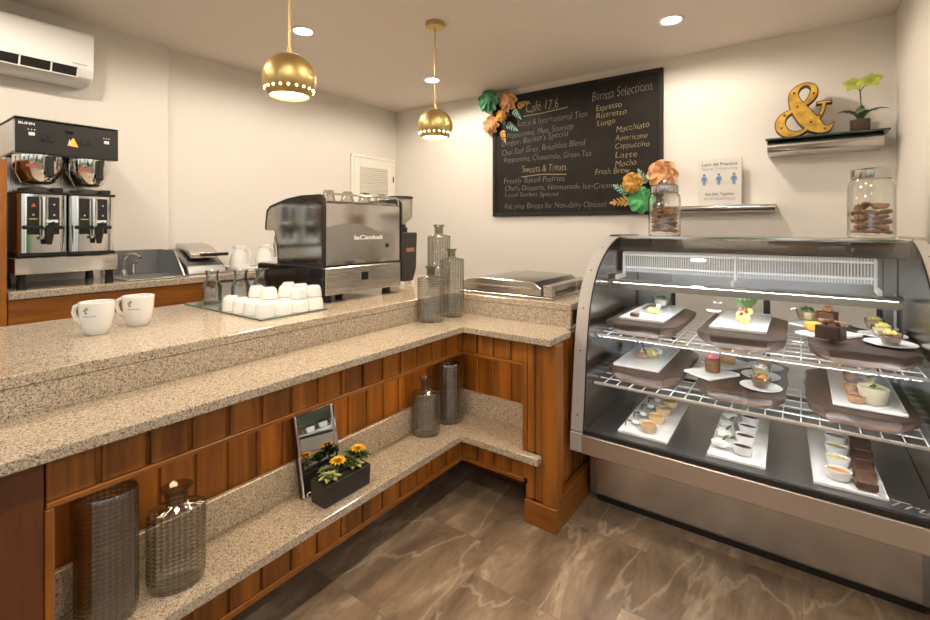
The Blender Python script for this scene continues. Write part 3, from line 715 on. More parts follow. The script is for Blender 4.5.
for j, y in enumerate((1.115,1.195,1.27)):
    for k, x in enumerate((-1.738,-1.83,-1.925)):
        lab = '%s of the %s row' % (('rightmost','middle','leftmost')[k], ('first','second','last')[j])
        pos.append((x, y, 0, lab+' behind, bottom of a stack', 'low'))
        pos.append((x, y, .052 if True else 0, lab+' behind, topmost', 'up'))
for i, (x, y, dz, lab, st) in enumerate(pos):
    if st == 'low': mb = MB().lathe([(0,.052),(.030,.052),(.034,.048),(.040,.03),(.043,0),(.040,0),(.036,.03),(.028,.046),(0,.047)], (0,0,0), 28)
    elif st == 'up': mb = MB().lathe([(0,.048),(.022,.048),(.024,.044),(.029,.040),(.033,.02),(.0345,.0005),(.031,.0005),(.029,.02),(.02,.040),(0,.042)], (0,0,0), 28)
    else: mb = cup_mesh()
    if st == 'up' and (i*7) % 5 == 0: mb.bm.free(); continue
    o = mb.build('espresso_cup', M['white']); o.location = (x, y, zt+dz+(.0005 if st == 'up' else 0))
    tag(o, 'white espresso cup upside down '+lab, 'cup', 'upside-down cups on the mirrored tray')
for (x, y, pl) in ((-2.235,1.075,'leftmost glass carafe on the mirrored tray, at its far left corner'), (-2.150,1.165,'middle glass carafe on the mirrored tray behind the white cups'), (-2.130,1.258,'right glass carafe on the mirrored tray beside the espresso machine')):
    o = MB().lathe([(0,0),(.038,0),(.041,.006),(.041,.075),(.032,.100),(.026,.115),(.028,.14),(.033,.152),(.031,.152),(.025,.14),(.023,.115),(.029,.098),(.038,.073),(.038,.014),(0,.012)], (0,0,0), 28).build('glass_carafe', M['cupglass'])
    o.location = (x, y, zt); tag(o, pl, 'carafe', 'small glass carafes on the mirrored tray')

# ------------------------------------------------------------------ two white mugs
def mug(p, label, hdir):
    t = thing('coffee_mug', label, 'mug', (0,0,0), 'white logo mugs on the bar')
    MB().lathe([(0,.0),(.029,0),(.032,.003),(.041,.028),(.048,.062),(.0505,.108),(.049,.110),(.047,.108),(.045,.062),(.038,.03),(.027,.008),(0,.007)], (0,0,0), 40).build('body', M['white'], t)
    MB().tube([(.045,0,.090),(.064,0,.098),(.082,0,.090),(.088,0,.070),(.078,0,.046),(.054,0,.034),(.037,0,.032)], [.0075,.0072,.007,.007,.007,.0075,.008], 10).build('handle', M['white'], t)
    # small printed emblem: green leaf over a grey line, wrapped on the side facing the room
    n = Vector((math.cos(hdir[1]), math.sin(hdir[1]), 0)); u = Vector((0,0,1)).cross(n)
    def on(a, z, r): 
        an = hdir[1]+a; rr = (.048+.0025*(z-.062)/.046)+r
        return Vector((math.cos(an)*rr, math.sin(an)*rr, z))
    mb = MB()
    for (a, z, s) in ((-.16,.086,.008),(-.02,.092,.010),(-.08,.078,.008)): mb.blob(on(a, z, -.001), s*.55, 2, 0)
    mb.build('printed_leaf', col('green_print', (.30,.36,.10), .4), t)
    MB().tube([on(-.26+.80*k/8, .066, -.0004) for k in range(9)], .0018, 6).build('printed_line', col('lilac_print', (.35,.34,.45), .4), t)
    t.location = p; t.rotation_euler = (0,0,hdir[0])
mug((-1.945,.552,ZT+.0005), 'left white mug with green leaf print on the bar, nearer the picture edge', (R(-150), R(150-48)))
mug((-1.990,.690,ZT+.0005), 'right white mug with green leaf print on the bar, nearer the cup tray', (R(-150), R(150-46)))

# ------------------------------------------------------------------ ribbed smoky glass bottles
def smoky(pitch, z0_, step):
    """pressed smoky glass: thicker ribs, their light and dark streaks put into the tint"""
    m = thin_glass('smoky_pressed_glass', (.78,.76,.69), refl=2.2, edge=.26, p0=.3, ior=1.85, rough=.08)
    N, L = m.node_tree.nodes, m.node_tree.links
    tr = [n for n in N if n.type == 'BSDF_TRANSPARENT'][0]; src = tr.inputs['Color'].links[0].from_socket
    tc = N.new('ShaderNodeTexCoord'); sp = N.new('ShaderNodeSeparateXYZ'); L.new(tc.outputs['Object'], sp.inputs[0])
    a = N.new('ShaderNodeMath'); a.operation = 'MULTIPLY_ADD'; a.inputs[1].default_value = 2*math.pi/step; a.inputs[2].default_value = -z0_*2*math.pi/step; L.new(sp.outputs[2], a.inputs[0])
    c = N.new('ShaderNodeMath'); c.operation = 'COSINE'; L.new(a.outputs[0], c.inputs[0])
    mr = N.new('ShaderNodeMapRange'); mr.inputs[1].default_value = -.6; mr.inputs[2].default_value = .8; mr.inputs[3].default_value = 1.12; mr.inputs[4].default_value = .60
    at = N.new('ShaderNodeMath'); at.operation = 'ARCTAN2'; L.new(sp.outputs[1], at.inputs[0]); L.new(sp.outputs[0], at.inputs[1])
    av = N.new('ShaderNodeMath'); av.operation = 'MULTIPLY'; av.inputs[1].default_value = 22; L.new(at.outputs[0], av.inputs[0])
    ac_ = N.new('ShaderNodeMath'); ac_.operation = 'COSINE'; L.new(av.outputs[0], ac_.inputs[0])
    sm = N.new('ShaderNodeMath'); sm.operation = 'MULTIPLY_ADD'; sm.inputs[1].default_value = .8; L.new(ac_.outputs[0], sm.inputs[0]); L.new(c.outputs[0], sm.inputs[2])
    L.new(sm.outputs[0], mr.inputs[0])
    mx = N.new('ShaderNodeMix'); mx.data_type = 'RGBA'; mx.blend_type = 'MULTIPLY'; mx.inputs[0].default_value = 1
    L.new(src, mx.inputs[6]); L.new(mr.outputs[0], mx.inputs[7]); L.new(mx.outputs[2], tr.inputs['Color'])
    return m
def ribbed(name, label, loc, sx, sy, h, rz, neck=True, nh=.055, nr=.021, lobes=22, pitch=.0085, group='ribbed smoky glass bottles and vases'):
    t = thing(name, label, 'bottle' if neck else 'vase', (0,0,0), group)
    mod = lambda a, z: 1+.045*abs(math.cos(a*lobes/2))
    r = 1.0
    prof = [(0,0),(sx*.94,0),(sx*.985,.004),(sx,.012)]
    n = int((h-.03)/pitch)
    for k in range(n):
        z = .024+(h-.03)*k/n; prof += [(sx,z),(sx*1.018,z+pitch*.25),(sx*1.024,z+pitch*.5),(sx*1.018,z+pitch*.75)]
    prof += [(sx,h-.004),(sx*.975,h)]
    if neck: prof += [(nr*1.15,h+.008),(nr,h+.014)]
    else: prof += [(sx*.93,h),(sx*.92,h-.01),(sx*.92,.02),(0,.018)]
    MB().lathe(prof, (0,0,0), lobes*4, 1, sy/sx, mod=lambda a, z: mod(a, z) if z > .015 and z < h+.002 else 1).build('body', smoky(pitch, .024, (h-.03)/int((h-.03)/pitch)), t, ang=60)
    if neck:
        MB().lathe([(nr,h+.0145),(nr,h+nh*.75),(nr*1.35,h+nh*.92),(nr*1.38,h+nh),(nr*1.2,h+nh),(nr*.85,h+nh*.8),(nr*.85,h+.0145)], (0,0,0), 32, 1, 1).build('neck', M['smoke'], t)
    t.location = loc; t.rotation_euler = (0,0,rz)
    return t
zl = ZL1+.0005
ribbed('glass_bottle', 'short ribbed smoky glass bottle in front of the taller pair on the ledge corner', (-1.500,1.785,zl), .063, .046, .218, R(36), nh=.058)
ribbed('glass_bottle', 'tall ribbed smoky glass bottle in the middle of the trio at the ledge corner', (-1.500,1.955,zl), .062, .046, .302, R(36), nh=.054)
ribbed('glass_bottle', 'rearmost ribbed smoky glass bottle, standing on the bar top behind the pair', (-1.785,2.20,ZT+.0005), .066, .050, .308, R(36), nh=.068, nr=.027)
zq = ZS1+.0005
ribbed('glass_bottle', 'ribbed smoky bottle in the niche before the inner corner, in front of a vase', (-1.455,1.695,zq), .064, .045, .202, R(36), nh=.068, nr=.024)
ribbed('glass_vase', 'neckless ribbed smoky vase deepest in the niche at the inner corner', (-1.452,1.87,zq), .060, .045, .298, R(36), neck=False)
ribbed('glass_vase', 'large oval ribbed smoky vase without neck at left end of the niche', (-1.425,.425,zq), .0635, .046, .322, R(72), neck=False, pitch=.0115)
ribbed('glass_bottle', 'wide oval ribbed smoky bottle with short flared neck right of the large vase', (-1.408,.580,zq), .068, .046, .215, R(68), nh=.055, nr=.029, pitch=.0115)

# ------------------------------------------------------------------ mirror and succulent planter in the niche
mf = thing('framed_mirror', 'small silver framed mirror leaning against niche back behind the planter', 'mirror', (-1.47,1.09,zq))
A = Matrix.Translation((-1.465,1.112,zq+.004)) @ Matrix.Rotation(R(0),4,'Z') @ Matrix.Rotation(R(-11.5),4,'Y')
w, h = .088, .30
MB().box(-.016,-.004,-w,w,.0,h,mat=A).build('backing', M['black'], mf)
MB().box(-.0035,.0035,-w+.014,w-.014,.014,h-.014,mat=A).build('mirror_glass', M['mirror'], mf)
mb = MB().box(-.0038,.010,-w,-w+.0135,0,h,.003,mat=A).box(-.0038,.010,w-.0135,w,0,h,.003,mat=A).box(-.0038,.010,-w+.0138,w-.0138,0,.0135,.003,mat=A).box(-.0038,.010,-w+.0138,w-.0138,h-.0135,h,.003,mat=A)
mb.build('frame', M['chrome'], mf)
pl = thing('succulent_planter', 'rectangular dark planter of yellow-tipped succulents in front of the mirror', 'planter', (-1.40,1.165,zq))
B = Matrix.Translation((-1.392,1.140,zq)) @ Matrix.Rotation(R(0),4,'Z')
MB().prism([(-.040,0),(.040,0),(.045,.078),(-.045,.078)], 'y', -.105, .105, .003, mat=B).build('box', M['charcoal'], pl)
MB().box(-.038,.038,-.098,.098,.0785,.082,mat=B).build('soil', col('soil', (.03,.022,.015), .9), pl)
def succ(c, n, ln, m, name, tilt=.5, wd=.018):
    mb = MB()
    for ring in range(3):
        for k in range(n-ring):
            a = 2*math.pi*(k+ring*.5)/(n-ring); e = R(18+ring*25)
            d = Vector((math.cos(a)*math.cos(e), math.sin(a)*math.cos(e), math.sin(e)))
            mb.leaf(c, Vector(c)+d*ln*(1-.15*ring), wd, (0,0,1), bend=.006, thick=.003, cup=.4)
    o = mb.build(name, m, pl); return o
yel = col('yellow_petals', (.78,.46,.03), .5, var=.25, vscale=60); grn = col('succulent_green', (.10,.15,.045), .5, var=.4, vscale=50); pal = col('pale_green_leaf', (.38,.42,.16), .5)
bz = zq+.083
for (x, y, dz, ln) in ((-1.39,1.145,.036,.034),(-1.395,1.245,.042,.033)):
    MB().cyl((x+.006,y-.028,bz),(x+.006,y-.028,bz+dz),.004).build('stem', grn, pl); succ((x+.006,y-.028,bz+dz), 12, ln, yel, 'flower', wd=.014)
for (x, y, dz, ln) in ((-1.405,1.11,.006,.042),(-1.41,1.19,.012,.050),(-1.385,1.20,.006,.040),(-1.41,1.235,.02,.050),(-1.395,1.26,.008,.042)): succ((x+.006,y-.028,bz+dz), 9, ln, grn, 'leaf_rosette', wd=.02)
for (x, y, dz, ln) in ((-1.375,1.095,.0,.045),(-1.375,1.21,.0,.04)): succ((x+.006,y-.028,bz+dz), 7, ln, pal, 'leaf_rosette', wd=.022)

# ------------------------------------------------------------------ steel food tray at the end of the bar
ws = thing('steel_warmer', 'flat brushed steel food warmer with sloped lid on the bar beside the display case', 'food warmer', (-1.28,2.45,ZT))
zw = ZT+.0005
MB().box(-1.56, -.99, 2.10, 2.62, zw, zw+.012, .003).build('base_plate', M['steel'], ws)
MB().box(-1.545, -1.06, 2.115, 2.60, zw+.0122, zw+.05, .004).build('body', M['steel'], ws)
MB().prism([(-1.55,zw+.0502),(-1.055,zw+.0502),(-1.10,zw+.082),(-1.40,zw+.088),(-1.50,zw+.078)], 'y', 2.11, 2.60, .003).build('lid', M['linersteel'], ws)
MB().box(-1.05, -1.0, 2.12, 2.16, zw+.0122, zw+.06, .003).box(-1.05,-1.0,2.56,2.60,zw+.0122,zw+.06,.003).box(-1.05,-1.0,2.12,2.60,zw+.0602,zw+.068,.002).build('side_handle', M['steely'], ws)
# ------------------------------------------------------------------ curved glass display case
cx0, cx1 = -.838, .385
dc = thing('display_case', 'curved glass refrigerated pastry display case with brushed steel base', 'display case', (-.22,2.4,0))
gl = [(1.972,.392),(1.980,.46),(1.990,.53),(2.002,.64),(2.014,.74),(2.030,.835),(2.052,.925),(2.078,.985),(2.104,1.03),(2.150,1.09),(2.195,1.128),(2.24,1.158),(2.30,1.190),(2.37,1.218),(2.43,1.236),(2.48,1.244)]
def off(pts, d):
    out = []
    for i in range(len(pts)):
        t = Vector(pts[min(i+1,len(pts)-1)])-Vector(pts[max(i-1,0)]); t.normalize(); out.append((pts[i][0]+t.y*d, pts[i][1]-t.x*d))
    return out
yb = 2.86
# base
MB().box(cx0+.024, cx1-.02, 2.135, yb, .045, .305, .003).build('base_cabinet', M['greysteel'], dc)
MB().box(cx0+.058, cx1-.06, 2.128, 2.1345, .055, .30, .002).build('front_panel', M['steel'], dc)
MB().box(cx0+.05, cx1-.05, 2.17, yb-.03, 0, .0445).build('toe_kick', M['black'], dc)
MB().box(cx0, cx1, 1.975, yb, .3055, .3845, .003).build('lower_tub', M['steel'], dc)
MB().prism([(1.9745,.304),(1.960,.304),(1.957,.307),(1.957,.383),(1.960,.386),(1.9745,.386)], 'x', cx0+.055, cx1).build('front_rail', M['railsteel'], dc)
MB().box(cx0+.055, cx1-.03, 1.968, 1.985, .3865, .405, .002).build('gasket', M['black'], dc)
MB().box(cx0+.04, cx1-.04, 1.986, yb-.04, .385, .389).build('deck', M['greysteel'], dc)
text_on('True', (.226,1.9660,.426), (1,0,0), (0,0,1), .135, .021, shear=.45, bold=-.005).build('lettering', col('silver_lettering', (.45,.43,.41), .35), dc)
# ends: profile plate plus forward flange
outer = off(gl, .0)
for s, (xa, xb) in (('left', (cx0, cx0+.054)), ('right', (cx1-.036, cx1))):
    prof = [(1.9765,.386)]+off(gl, .0015)[1:]+[(2.50,1.256),(yb,1.256),(yb,.386)]
    inner_x = (xb-.003, xb) if s == 'left' else (xa, xa+.003)
    ow = (xa, xb-.0035) if s == 'left' else (xa+.0035, xb)
    e = MB().prism(prof, 'x', *ow).build('end_panel', M['steelz'], dc)
    inn = [(q[0]+.004,q[1]-.002) for q in gl]+[(yb-.004,1.25),(yb-.004,.39),(1.976,.39)]
    MB().prism(inn, 'x', *inner_x).build('liner', M['caseliner'], e)
    # flange following the glass curve
    mb = MB()
    e2 = MB()
    go = off(gl, .001); gu = off(gl, -.0025)
    e2.prism(go+gu[::-1], 'x', xa-.001, xb); fr = e2.build('edge_trim', M['satintrim'], e)
    for k in (1, 4, 6, 9, 12):
        q = Vector(gu[k]); t = (Vector(gu[k+1])-Vector(gu[k-1])).normalized(); n = Vector((-t.y,t.x)); xm = (xa+xb)/2
        mb.cyl((xm,q.x,q.y), (xm,q.x+n.x*.0015,q.y+n.y*.0015), .0035, seg=10)
    mb.build('screws', M['black'], fr)
    MB().prism(off(gl, .001)+off(gl, -.0015)[::-1], 'x', *((xb+.0005, xb+.0065) if s == 'left' else (xa-.0065, xa-.0005))).build('seal', M['black'], e)
    if s == 'left': MB().box(xa, xb, 1.957, 1.9745, .306, .3885, .002).build('corner_cap', M['satintrim'], dc)
gi = off(gl, .006)
MB().prism(gi+off(gl, 0)[::-1], 'x', cx0+.0545, cx1-.0365).build('curved_glass', M['glass'], dc)
MB().box(cx0+.0545, cx1-.0365, 2.485, yb, 1.236, 1.25, .002).build('top_panel', M['mirrorsteel'], dc)
# rear frame and sliding glass doors
rf = MB().box(cx0+.055, -.60, yb-.03, yb, .39, 1.235, .002).box(.30, cx1-.037, yb-.03, yb, .39, 1.235, .002).box(-.5995, .2995, yb-.03, yb, .39, .43, .002).box(-.5995, .2995, yb-.03, yb, .98, 1.235, .002)
rf.build('rear_frame', M['greysteel'], dc)
for (a, b, yy) in ((-.599,-.13,yb-.024), (-.16,.299,yb-.012)):
    d = MB().box(a, a+.02, yy-.005, yy+.005, .431, .979).box(b-.02, b, yy-.005, yy+.005, .431, .979).box(a+.0202, b-.0202, yy-.005, yy+.005, .431, .45).box(a+.0202, b-.0202, yy-.005, yy+.005, .96, .979).build('sliding_door', M['black'], dc)
    MB().box(a+.0202, b-.0202, yy-.002, yy+.002, .4505, .9595).build('pane', M['glass'], d)
# slatted air grille and lamp bar under the top
ga = MB()
gx0, gx1 = -.765, .248
for k in range(96):
    x = gx0+.008+(gx1-gx0-.016)*k/95; ga.box(x-.0022, x+.0022, 2.500, 2.515, 1.066, 1.17)
gr_ = ga.build('air_grille', M['grille'], dc)
MB().box(gx0, gx1, 2.494, 2.4995, 1.148, 1.158).box(gx0, gx1, 2.494, 2.4995, 1.082, 1.092).build('crossbar', M['grille'], gr_)
MB().box(gx0, gx1, 2.516, 2.60, 1.06, 1.172, .002).build('fan_housing', col('backlit_pale_housing', (.50,.54,.60), .5), dc)  # pale blue puts the backlit look into the housing colour
MB().box(gx0-.02, gx1+.09, 2.50, 2.62, 1.1725, 1.235, .002).build('dark_band_panel', col('dark_band_brown', (.035,.028,.024), .5), dc)  # added dark panel, imitates the dark reflection in the top glass
for x in (gx0, -.255, gx1-.012): MB().box(x, x+.012, 2.36, 2.493, 1.035, 1.055).box(x, x+.010, 2.482, 2.4935, 1.055, 1.165).build('lamp_bracket', M['grille'], dc)
lb = MB().prism([(2.325,1.022),(2.375,1.022),(2.385,1.034),(2.315,1.034)], 'x', gx0-.02, .305, .001).build('lamp_bar', M['greysteel'], dc)
MB().box(gx0-.015, .30, 2.316, 2.322, .992, 1.0215).build('lamp_hood', M['steel'], lb)
MB().box(gx0, .29, 2.332, 2.368, 1.0165, 1.0215).build('lamp_tube', M['led'], lb)
# wire shelves
def shelf(yf, z, depth):
    s = MB().tube([(cx0+.061,yf,z),(cx1-.045,yf,z)], .0038, 8).build('wire_shelf', M['nosing'], dc)
    ch = MB().box(cx0+.061, cx1-.045, yf-.0075, yf-.0048, z-.007, z+.003, .001).build('nosing', M['nosing'], s)
    MB().box(cx0+.07, cx1-.06, yf-.001, yf+.006, z-.0085, z-.0050).build('shelf_light', M['led2'], s)
    m2 = MB()
    n = 21
    for k in range(n):
        x = cx0+.05+(cx1-cx0-.10)*k/(n-1); m2.tube([(x,yf,z+.0035),(x,yf+depth,z+.0035)], .0024, 5)
    m2.build('cross_wires', M['whitewire'], s)
    m3 = MB()
    for k in range(1, 9): m3.tube([(cx0+.061,yf+depth*k/8,z),(cx1-.045,yf+depth*k/8,z)], .0024, 5)
    m3.build('long_wires', M['whitewire'], s)
    m4 = MB()
    for k in range(14):
        x = cx0+.09+(cx1-cx0-.18)*k/13; m4.box(x-.003, x+.003, yf-.0105, yf-.008, z-.007, z+.003, .0005)
    m4.build('clips', M['nosing'], s)
ZS_1, ZS_2 = .795, .582
shelf(2.14, ZS_1, .62); shelf(2.10, ZS_2, .66)
for x in (cx0+.05, cx1-.05):
    MB().box(x-.004, x+.004, 2.78, 2.80, .39, 1.0).build('shelf_upright', M['whitewire'], dc)

# ------------------------------------------------------------------ what the case holds
def board(loc, w, d, label, seed, th=.053):
    rnd = random.Random(seed); c = .055
    def ring(inset, z):
        a, b = w/2-inset, d/2-inset; cc = c-inset*.3
        pts = [(-a+cc,-b),(a-cc,-b),(a,-b+cc*1.3),(a,b-cc*1.3),(a-cc,b),(-a+cc,b),(-a,b-cc*1.3),(-a,-b+cc*1.3)]
        out = []
        for i in range(8):
            p, q = Vector(pts[i]), Vector(pts[(i+1) % 8])
            for k in range(5): out.append(p.lerp(q, k/5))
        return [(p.x, p.y, z) for p in out]
    jit = [Vector((rnd.uniform(-.004,.004), rnd.uniform(-.004,.004), 0)) for _ in range(40)]
    bm = bmesh.new(); rings = []
    for ins, z in ((.030,0),(.006,th*.45),(0,th-.006),(.004,th)):
        rings.append([bm.verts.new(Vector(p)+j) for p, j in zip(ring(ins, z), jit)])
    for i in range(3):
        for k in range(40): bm.faces.new((rings[i][k], rings[i][(k+1) % 40], rings[i+1][(k+1) % 40], rings[i+1][k]))
    bm.faces.new(rings[0][::-1]); bm.faces.new(rings[-1])
    bmesh.ops.recalc_face_normals(bm, faces=bm.faces)
    mb = MB(); mb.bm.free(); mb.bm = bm
    o = mb.build('wooden_board', M['walnut'], ang=30); o.location = loc
    return tag(o, label, 'serving board', 'dark wooden serving boards in the display case')
z1 = ZS_1+.0075; z2 = ZS_2+.0075; TB = .053
b1 = [(-.600,2.44), (-.208,2.44), (.180,2.44)]; b2 = [(-.585,2.42), (-.210,2.42), (.172,2.42)]
for (x, y), lab in zip(b1, ('left','middle','right')): board((x,y,z1), .315, .60, 'dark wooden board with chamfered corners, %s on the upper wire shelf' % lab, hash(lab) % 7 if False else len(lab))
for (x, y), lab in zip(b2, ('left','middle','right')): board((x,y,z2), .320, .60, 'dark wooden board with chamfered corners, %s on the lower wire shelf' % lab, len(lab)+4)
t1 = z1+TB+.0005; t2 = z2+TB+.0005; t0 = .3895
def rplate(x, y, z, w, d, rz, label, group='rectangular white plates in the display case'):
    o = MB().box(-w/2, w/2, -d/2, d/2, 0, .009, .003).build('white_plate', M['white'])
    # shallow raised rim
    MB().box(-w/2, w/2, -d/2, -d/2+.006, .0092, .012, .001).box(-w/2, w/2, d/2-.006, d/2, .0092, .012, .001).box(-w/2, -w/2+.006, -d/2+.006, d/2-.006, .0092, .012, .001).box(w/2-.006, w/2, -d/2+.006, d/2-.006, .0092, .012, .001).build('rim', M['white'], o)
    o.location = (x,y,z); o.rotation_euler = (0,0,rz); return tag(o, label, 'plate', group)
def oplate(x, y, z, r, label):
    o = MB().lathe([(0,0),(r*.6,0),(r*.95,.008),(r,.011),(r*.98,.012),(r*.62,.005),(0,.004)], (0,0,0), 40).build('round_plate', M['white'])
    o.location = (x,y,z); return tag(o, label, 'plate', 'round white plates in the display case')
def food(parts_, name, label, cat, loc, group, rz=0):
    t = thing(name, label, cat, (0,0,0), group)
    for nm, mb, m in parts_: mb.build(nm, m, t)
    t.location = loc; t.rotation_euler = (0,0,rz); return t
cream = col('cream_filling', (.72,.58,.33), .4); yolk = col('yellow_filling', (.70,.46,.10), .4, var=.2, vscale=80); choc = col('chocolate', (.055,.025,.014), .4, var=.3, vscale=60)
brown = col('brown_sponge', (.17,.075,.032), .7, var=.35, vscale=90); mint = col('mint_leaf', (.07,.16,.03), .5); pink = col('pink_cream', (.70,.12,.18), .4); orange = col('orange_fruit', (.78,.34,.05), .4)
lemon = col('lemon_cream', (.80,.66,.20), .4, var=.2, vscale=70); caram = col('caramel', (.42,.20,.06), .4)
def glass_bowl(loc, label, fill, topm, group='glass dessert cups on round plates', r=.036, h=.042):
    P_ = [('glass', MB().lathe([(0,0),(r*.66,0),(r*.74,.004),(r*.95,h*.6),(r,h),(r*.95,h),(r*.89,h*.6),(r*.68,.006),(0,.005)], (0,0,0), 28), M['jarglass']),
          ('filling', MB().lathe([(0,.006),(r*.66,.0065),(r*.87,h*.6),(r*.88,h*.72),(r*.5,h*.82),(0,h*.8)], (0,0,0), 24), fill)]
    mb = MB()
    for k in range(7): mb.blob((math.cos(k*.9)*r*.42, math.sin(k*.9)*r*.42, h*.9+.004*(k % 3)), .009, 1, .3, seed=k)
    P_.append(('topping', mb, topm))
    return food(P_, 'dessert_cup', label, 'dessert', loc, group)
# upper shelf, left board
rplate(-.610, 2.49, t1, .20, .50, 0, 'long white plate on the left board of the upper shelf')
glass_bowl((-.615,2.66,t1+.0125), 'glass cup with green rim at the back of the upper left plate', M['white'], mint, 'desserts on the upper shelf', r=.042, h=.05)
food([('base', MB().lathe([(0,0),(.028,0),(.03,.012),(.024,.022),(0,.024)], (0,0,0), 20), lemon), ('stick', MB().tube([(-.05,-.01,.012),(-.02,0,.032),(.03,.01,.035)], .004, 6), choc), ('swirl', MB().blob((.02,.01,.03), .012, 2, .2), M['white'])], 'plated_dessert', 'small yellow dessert with dark stick on the upper left plate', 'dessert', (-.605,2.46,t1+.0125), 'desserts on the upper shelf')
food([('square', MB().box(-.02,.02,-.014,.014,0,.014,.003), brown)], 'chocolate_piece', 'small brown piece at the front left of the upper left plate', 'dessert', (-.655,2.31,t1+.0125), 'desserts on the upper shelf')
# upper shelf, middle board
rplate(-.222, 2.50, t1, .21, .47, 0, 'long white plate on the middle board of the upper shelf')
mb = MB(); mb2 = MB(); mb3 = MB(); mb4 = MB()
for k in range(8): mb.blob((.012*math.cos(k*2.4), -.10+.034*k, .024+.008*(k % 2)), .019, 2, .25, seed=k)
for k in range(5): mb2.blob((.014*math.sin(k*2), -.09+.045*k, .045+.004*(k % 3)), .010, 1, .3, seed=k+9)
for k in range(4): mb3.blob((-.012+.01*k, -.03+.05*k, .055), .010, 1, .3, seed=k+19)
for k in range(5): mb4.leaf((.0,.0+.02*k,.04), (-.03+.02*k,.02+.025*k,.095), .022, (0,-1,.2), bend=.004)
food([('sponge', mb, lemon), ('caramel_pieces', mb2, brown), ('petals', mb3, pink), ('leaves', mb4, mint)], 'flower_dessert', 'tall yellow dessert with flower and leaves on the upper middle plate', 'dessert', (-.215,2.48,t1+.0125), 'desserts on the upper shelf')
# upper shelf, right board
rplate(.088, 2.40, t1, .135, .20, R(-35), 'white plate carrying the chocolate cake slice, front left of the upper right board')
rplate(.058, 2.605, t1, .135, .19, R(-35), 'white plate behind the chocolate cake slice on the upper right board')
mb = MB()
for k in range(3): mb.blob((-.02+.02*k, .0, .062+.006*(k % 2)), .012, 1, .25, seed=k)
food([('slice', MB().prism([(-.042,-.034),(.044,-.030),(.036,.032),(-.036,.034)], 'z', 0, .052, .003), choc), ('topping', mb, brown), ('wafer', MB().box(-.045,.05,-.004,.004,.060,.072,.002), col('pink_wafer', (.62,.36,.28), .5))], 'chocolate_cake', 'dark chocolate cake slice with pink wafer on top, on upper right board', 'cake', tuple(at_z(832,341,t1+.0125)+Vector((0,.04,0)))[:2]+(t1+.0125,), 'desserts on the upper shelf', R(-30))
p = at_z(817,332,t1+.0125)
food([('half', MB().lathe([(0,.0),(.026,0),(.034,.012),(.033,.028),(.02,.034),(0,.035)], (0,0,0), 20), orange)], 'orange_tart', 'bright orange round sweet left of the chocolate cake slice', 'dessert', (p.x-.01,p.y+.04,t1+.0125), 'desserts on the upper shelf')
p = at_z(818,322,t1+.0125)
glass_bowl((p.x-.040,p.y+.035,t1+.0125), 'glass cup of green topping behind the orange sweet on upper right board', cream, mint, 'desserts on the upper shelf', r=.044, h=.052)
food([('slice', MB().prism([(-.034,-.026),(.036,-.024),(.03,.028),(-.03,.028)], 'z', 0, .048, .003), brown), ('topping', MB().blob((0,0,.058), .016, 2, .3), caram)], 'brown_cake', 'brown cake with rounded topping behind the chocolate slice, upper right board', 'cake', (.095,2.665,t1+.0125), 'desserts on the upper shelf', R(-30))
for k, (x, y) in enumerate(((.268,2.335),(.262,2.50),(.255,2.66))):
    oplate(x, y, t1, .078, 'round white plate with a dessert cup on upper right board, %s' % ('nearest the glass','middle of three','rearmost'  )[k])
    glass_bowl((x,y,t1+.0055), 'glass cup with yellow shredded topping on upper right board, %s' % ('nearest the glass','middle of three','rearmost')[k], brown if k == 0 else cream, lemon)
# lower shelf, left board
rplate(-.622, 2.43, t2, .205, .46, 0, 'white plate on the left board of the lower shelf')
mb = MB(); mb2 = MB()
for k in range(6): mb.blob((.022*math.cos(k), .04*math.sin(k*1.1), .016+.006*(k % 2)), .017, 2, .25, seed=k+3)
food([('creams', mb, lemon), ('white_drops', MB().blob((.04,.03,.02), .014, 2, .2).blob((.02,.06,.018), .013, 2, .2), M['white']), ('chocolate_stick', MB().tube([(-.05,.05,.05),(-.02,-.02,.03),(.0,-.06,.022)], .007, 8), choc), ('biscuit', MB().blob((-.02,-.06,.014), .024, 2, .2, (1.2,1,.6)), caram)], 'plated_dessert', 'yellow cream dessert with dark chocolate stick on the lower left plate', 'dessert', (-.615,2.42,t2+.0125), 'desserts on the lower shelf')
# lower shelf, middle board
rplate(-.325, 2.32, t2, .14, .18, R(-33), 'front white plate holding the red-topped cake, lower middle board')
rplate(-.285, 2.52, t2, .14, .18, R(-33), 'rear white plate holding the orange-brown cake, lower middle board')
mb = MB()
for k in range(8): mb.blob((.016*math.cos(k*.8), .016*math.sin(k*.8), .066), .009, 1, .3, seed=k)
food([('body', MB().lathe([(0,0),(.030,0),(.031,.03),(.030,.06),(0,.06)], (0,0,0), 28), brown), ('topping', mb, pink)], 'red_topped_cake', 'small brown cylinder cake with red topping on the lower middle board', 'cake', (-.322,2.33,t2+.0125), 'desserts on the lower shelf')
food([('body', MB().box(-.028,.028,-.024,.024,0,.055,.003), caram), ('glaze', MB().box(-.027,.027,-.023,.023,.0552,.066,.004), orange)], 'orange_cake', 'square orange-glazed cake behind the red-topped cake, lower middle board', 'cake', (-.283,2.51,t2+.0125), 'desserts on the lower shelf', R(20))
for k, (x, y) in enumerate(((-.135,2.235),(-.145,2.40),(-.140,2.56))):
    oplate(x, y, t2, .074, 'round white plate with a dessert cup on lower middle board, %s' % ('nearest the glass','middle of three','rearmost')[k])
    glass_bowl((x,y,t2+.0055), 'glass dessert cup on lower middle board, %s' % ('greenish brown, nearest the glass','pale cream, middle of three','pale orange, rearmost')[k], (brown, cream, orange)[k], (caram, M['white'], lemon)[k])
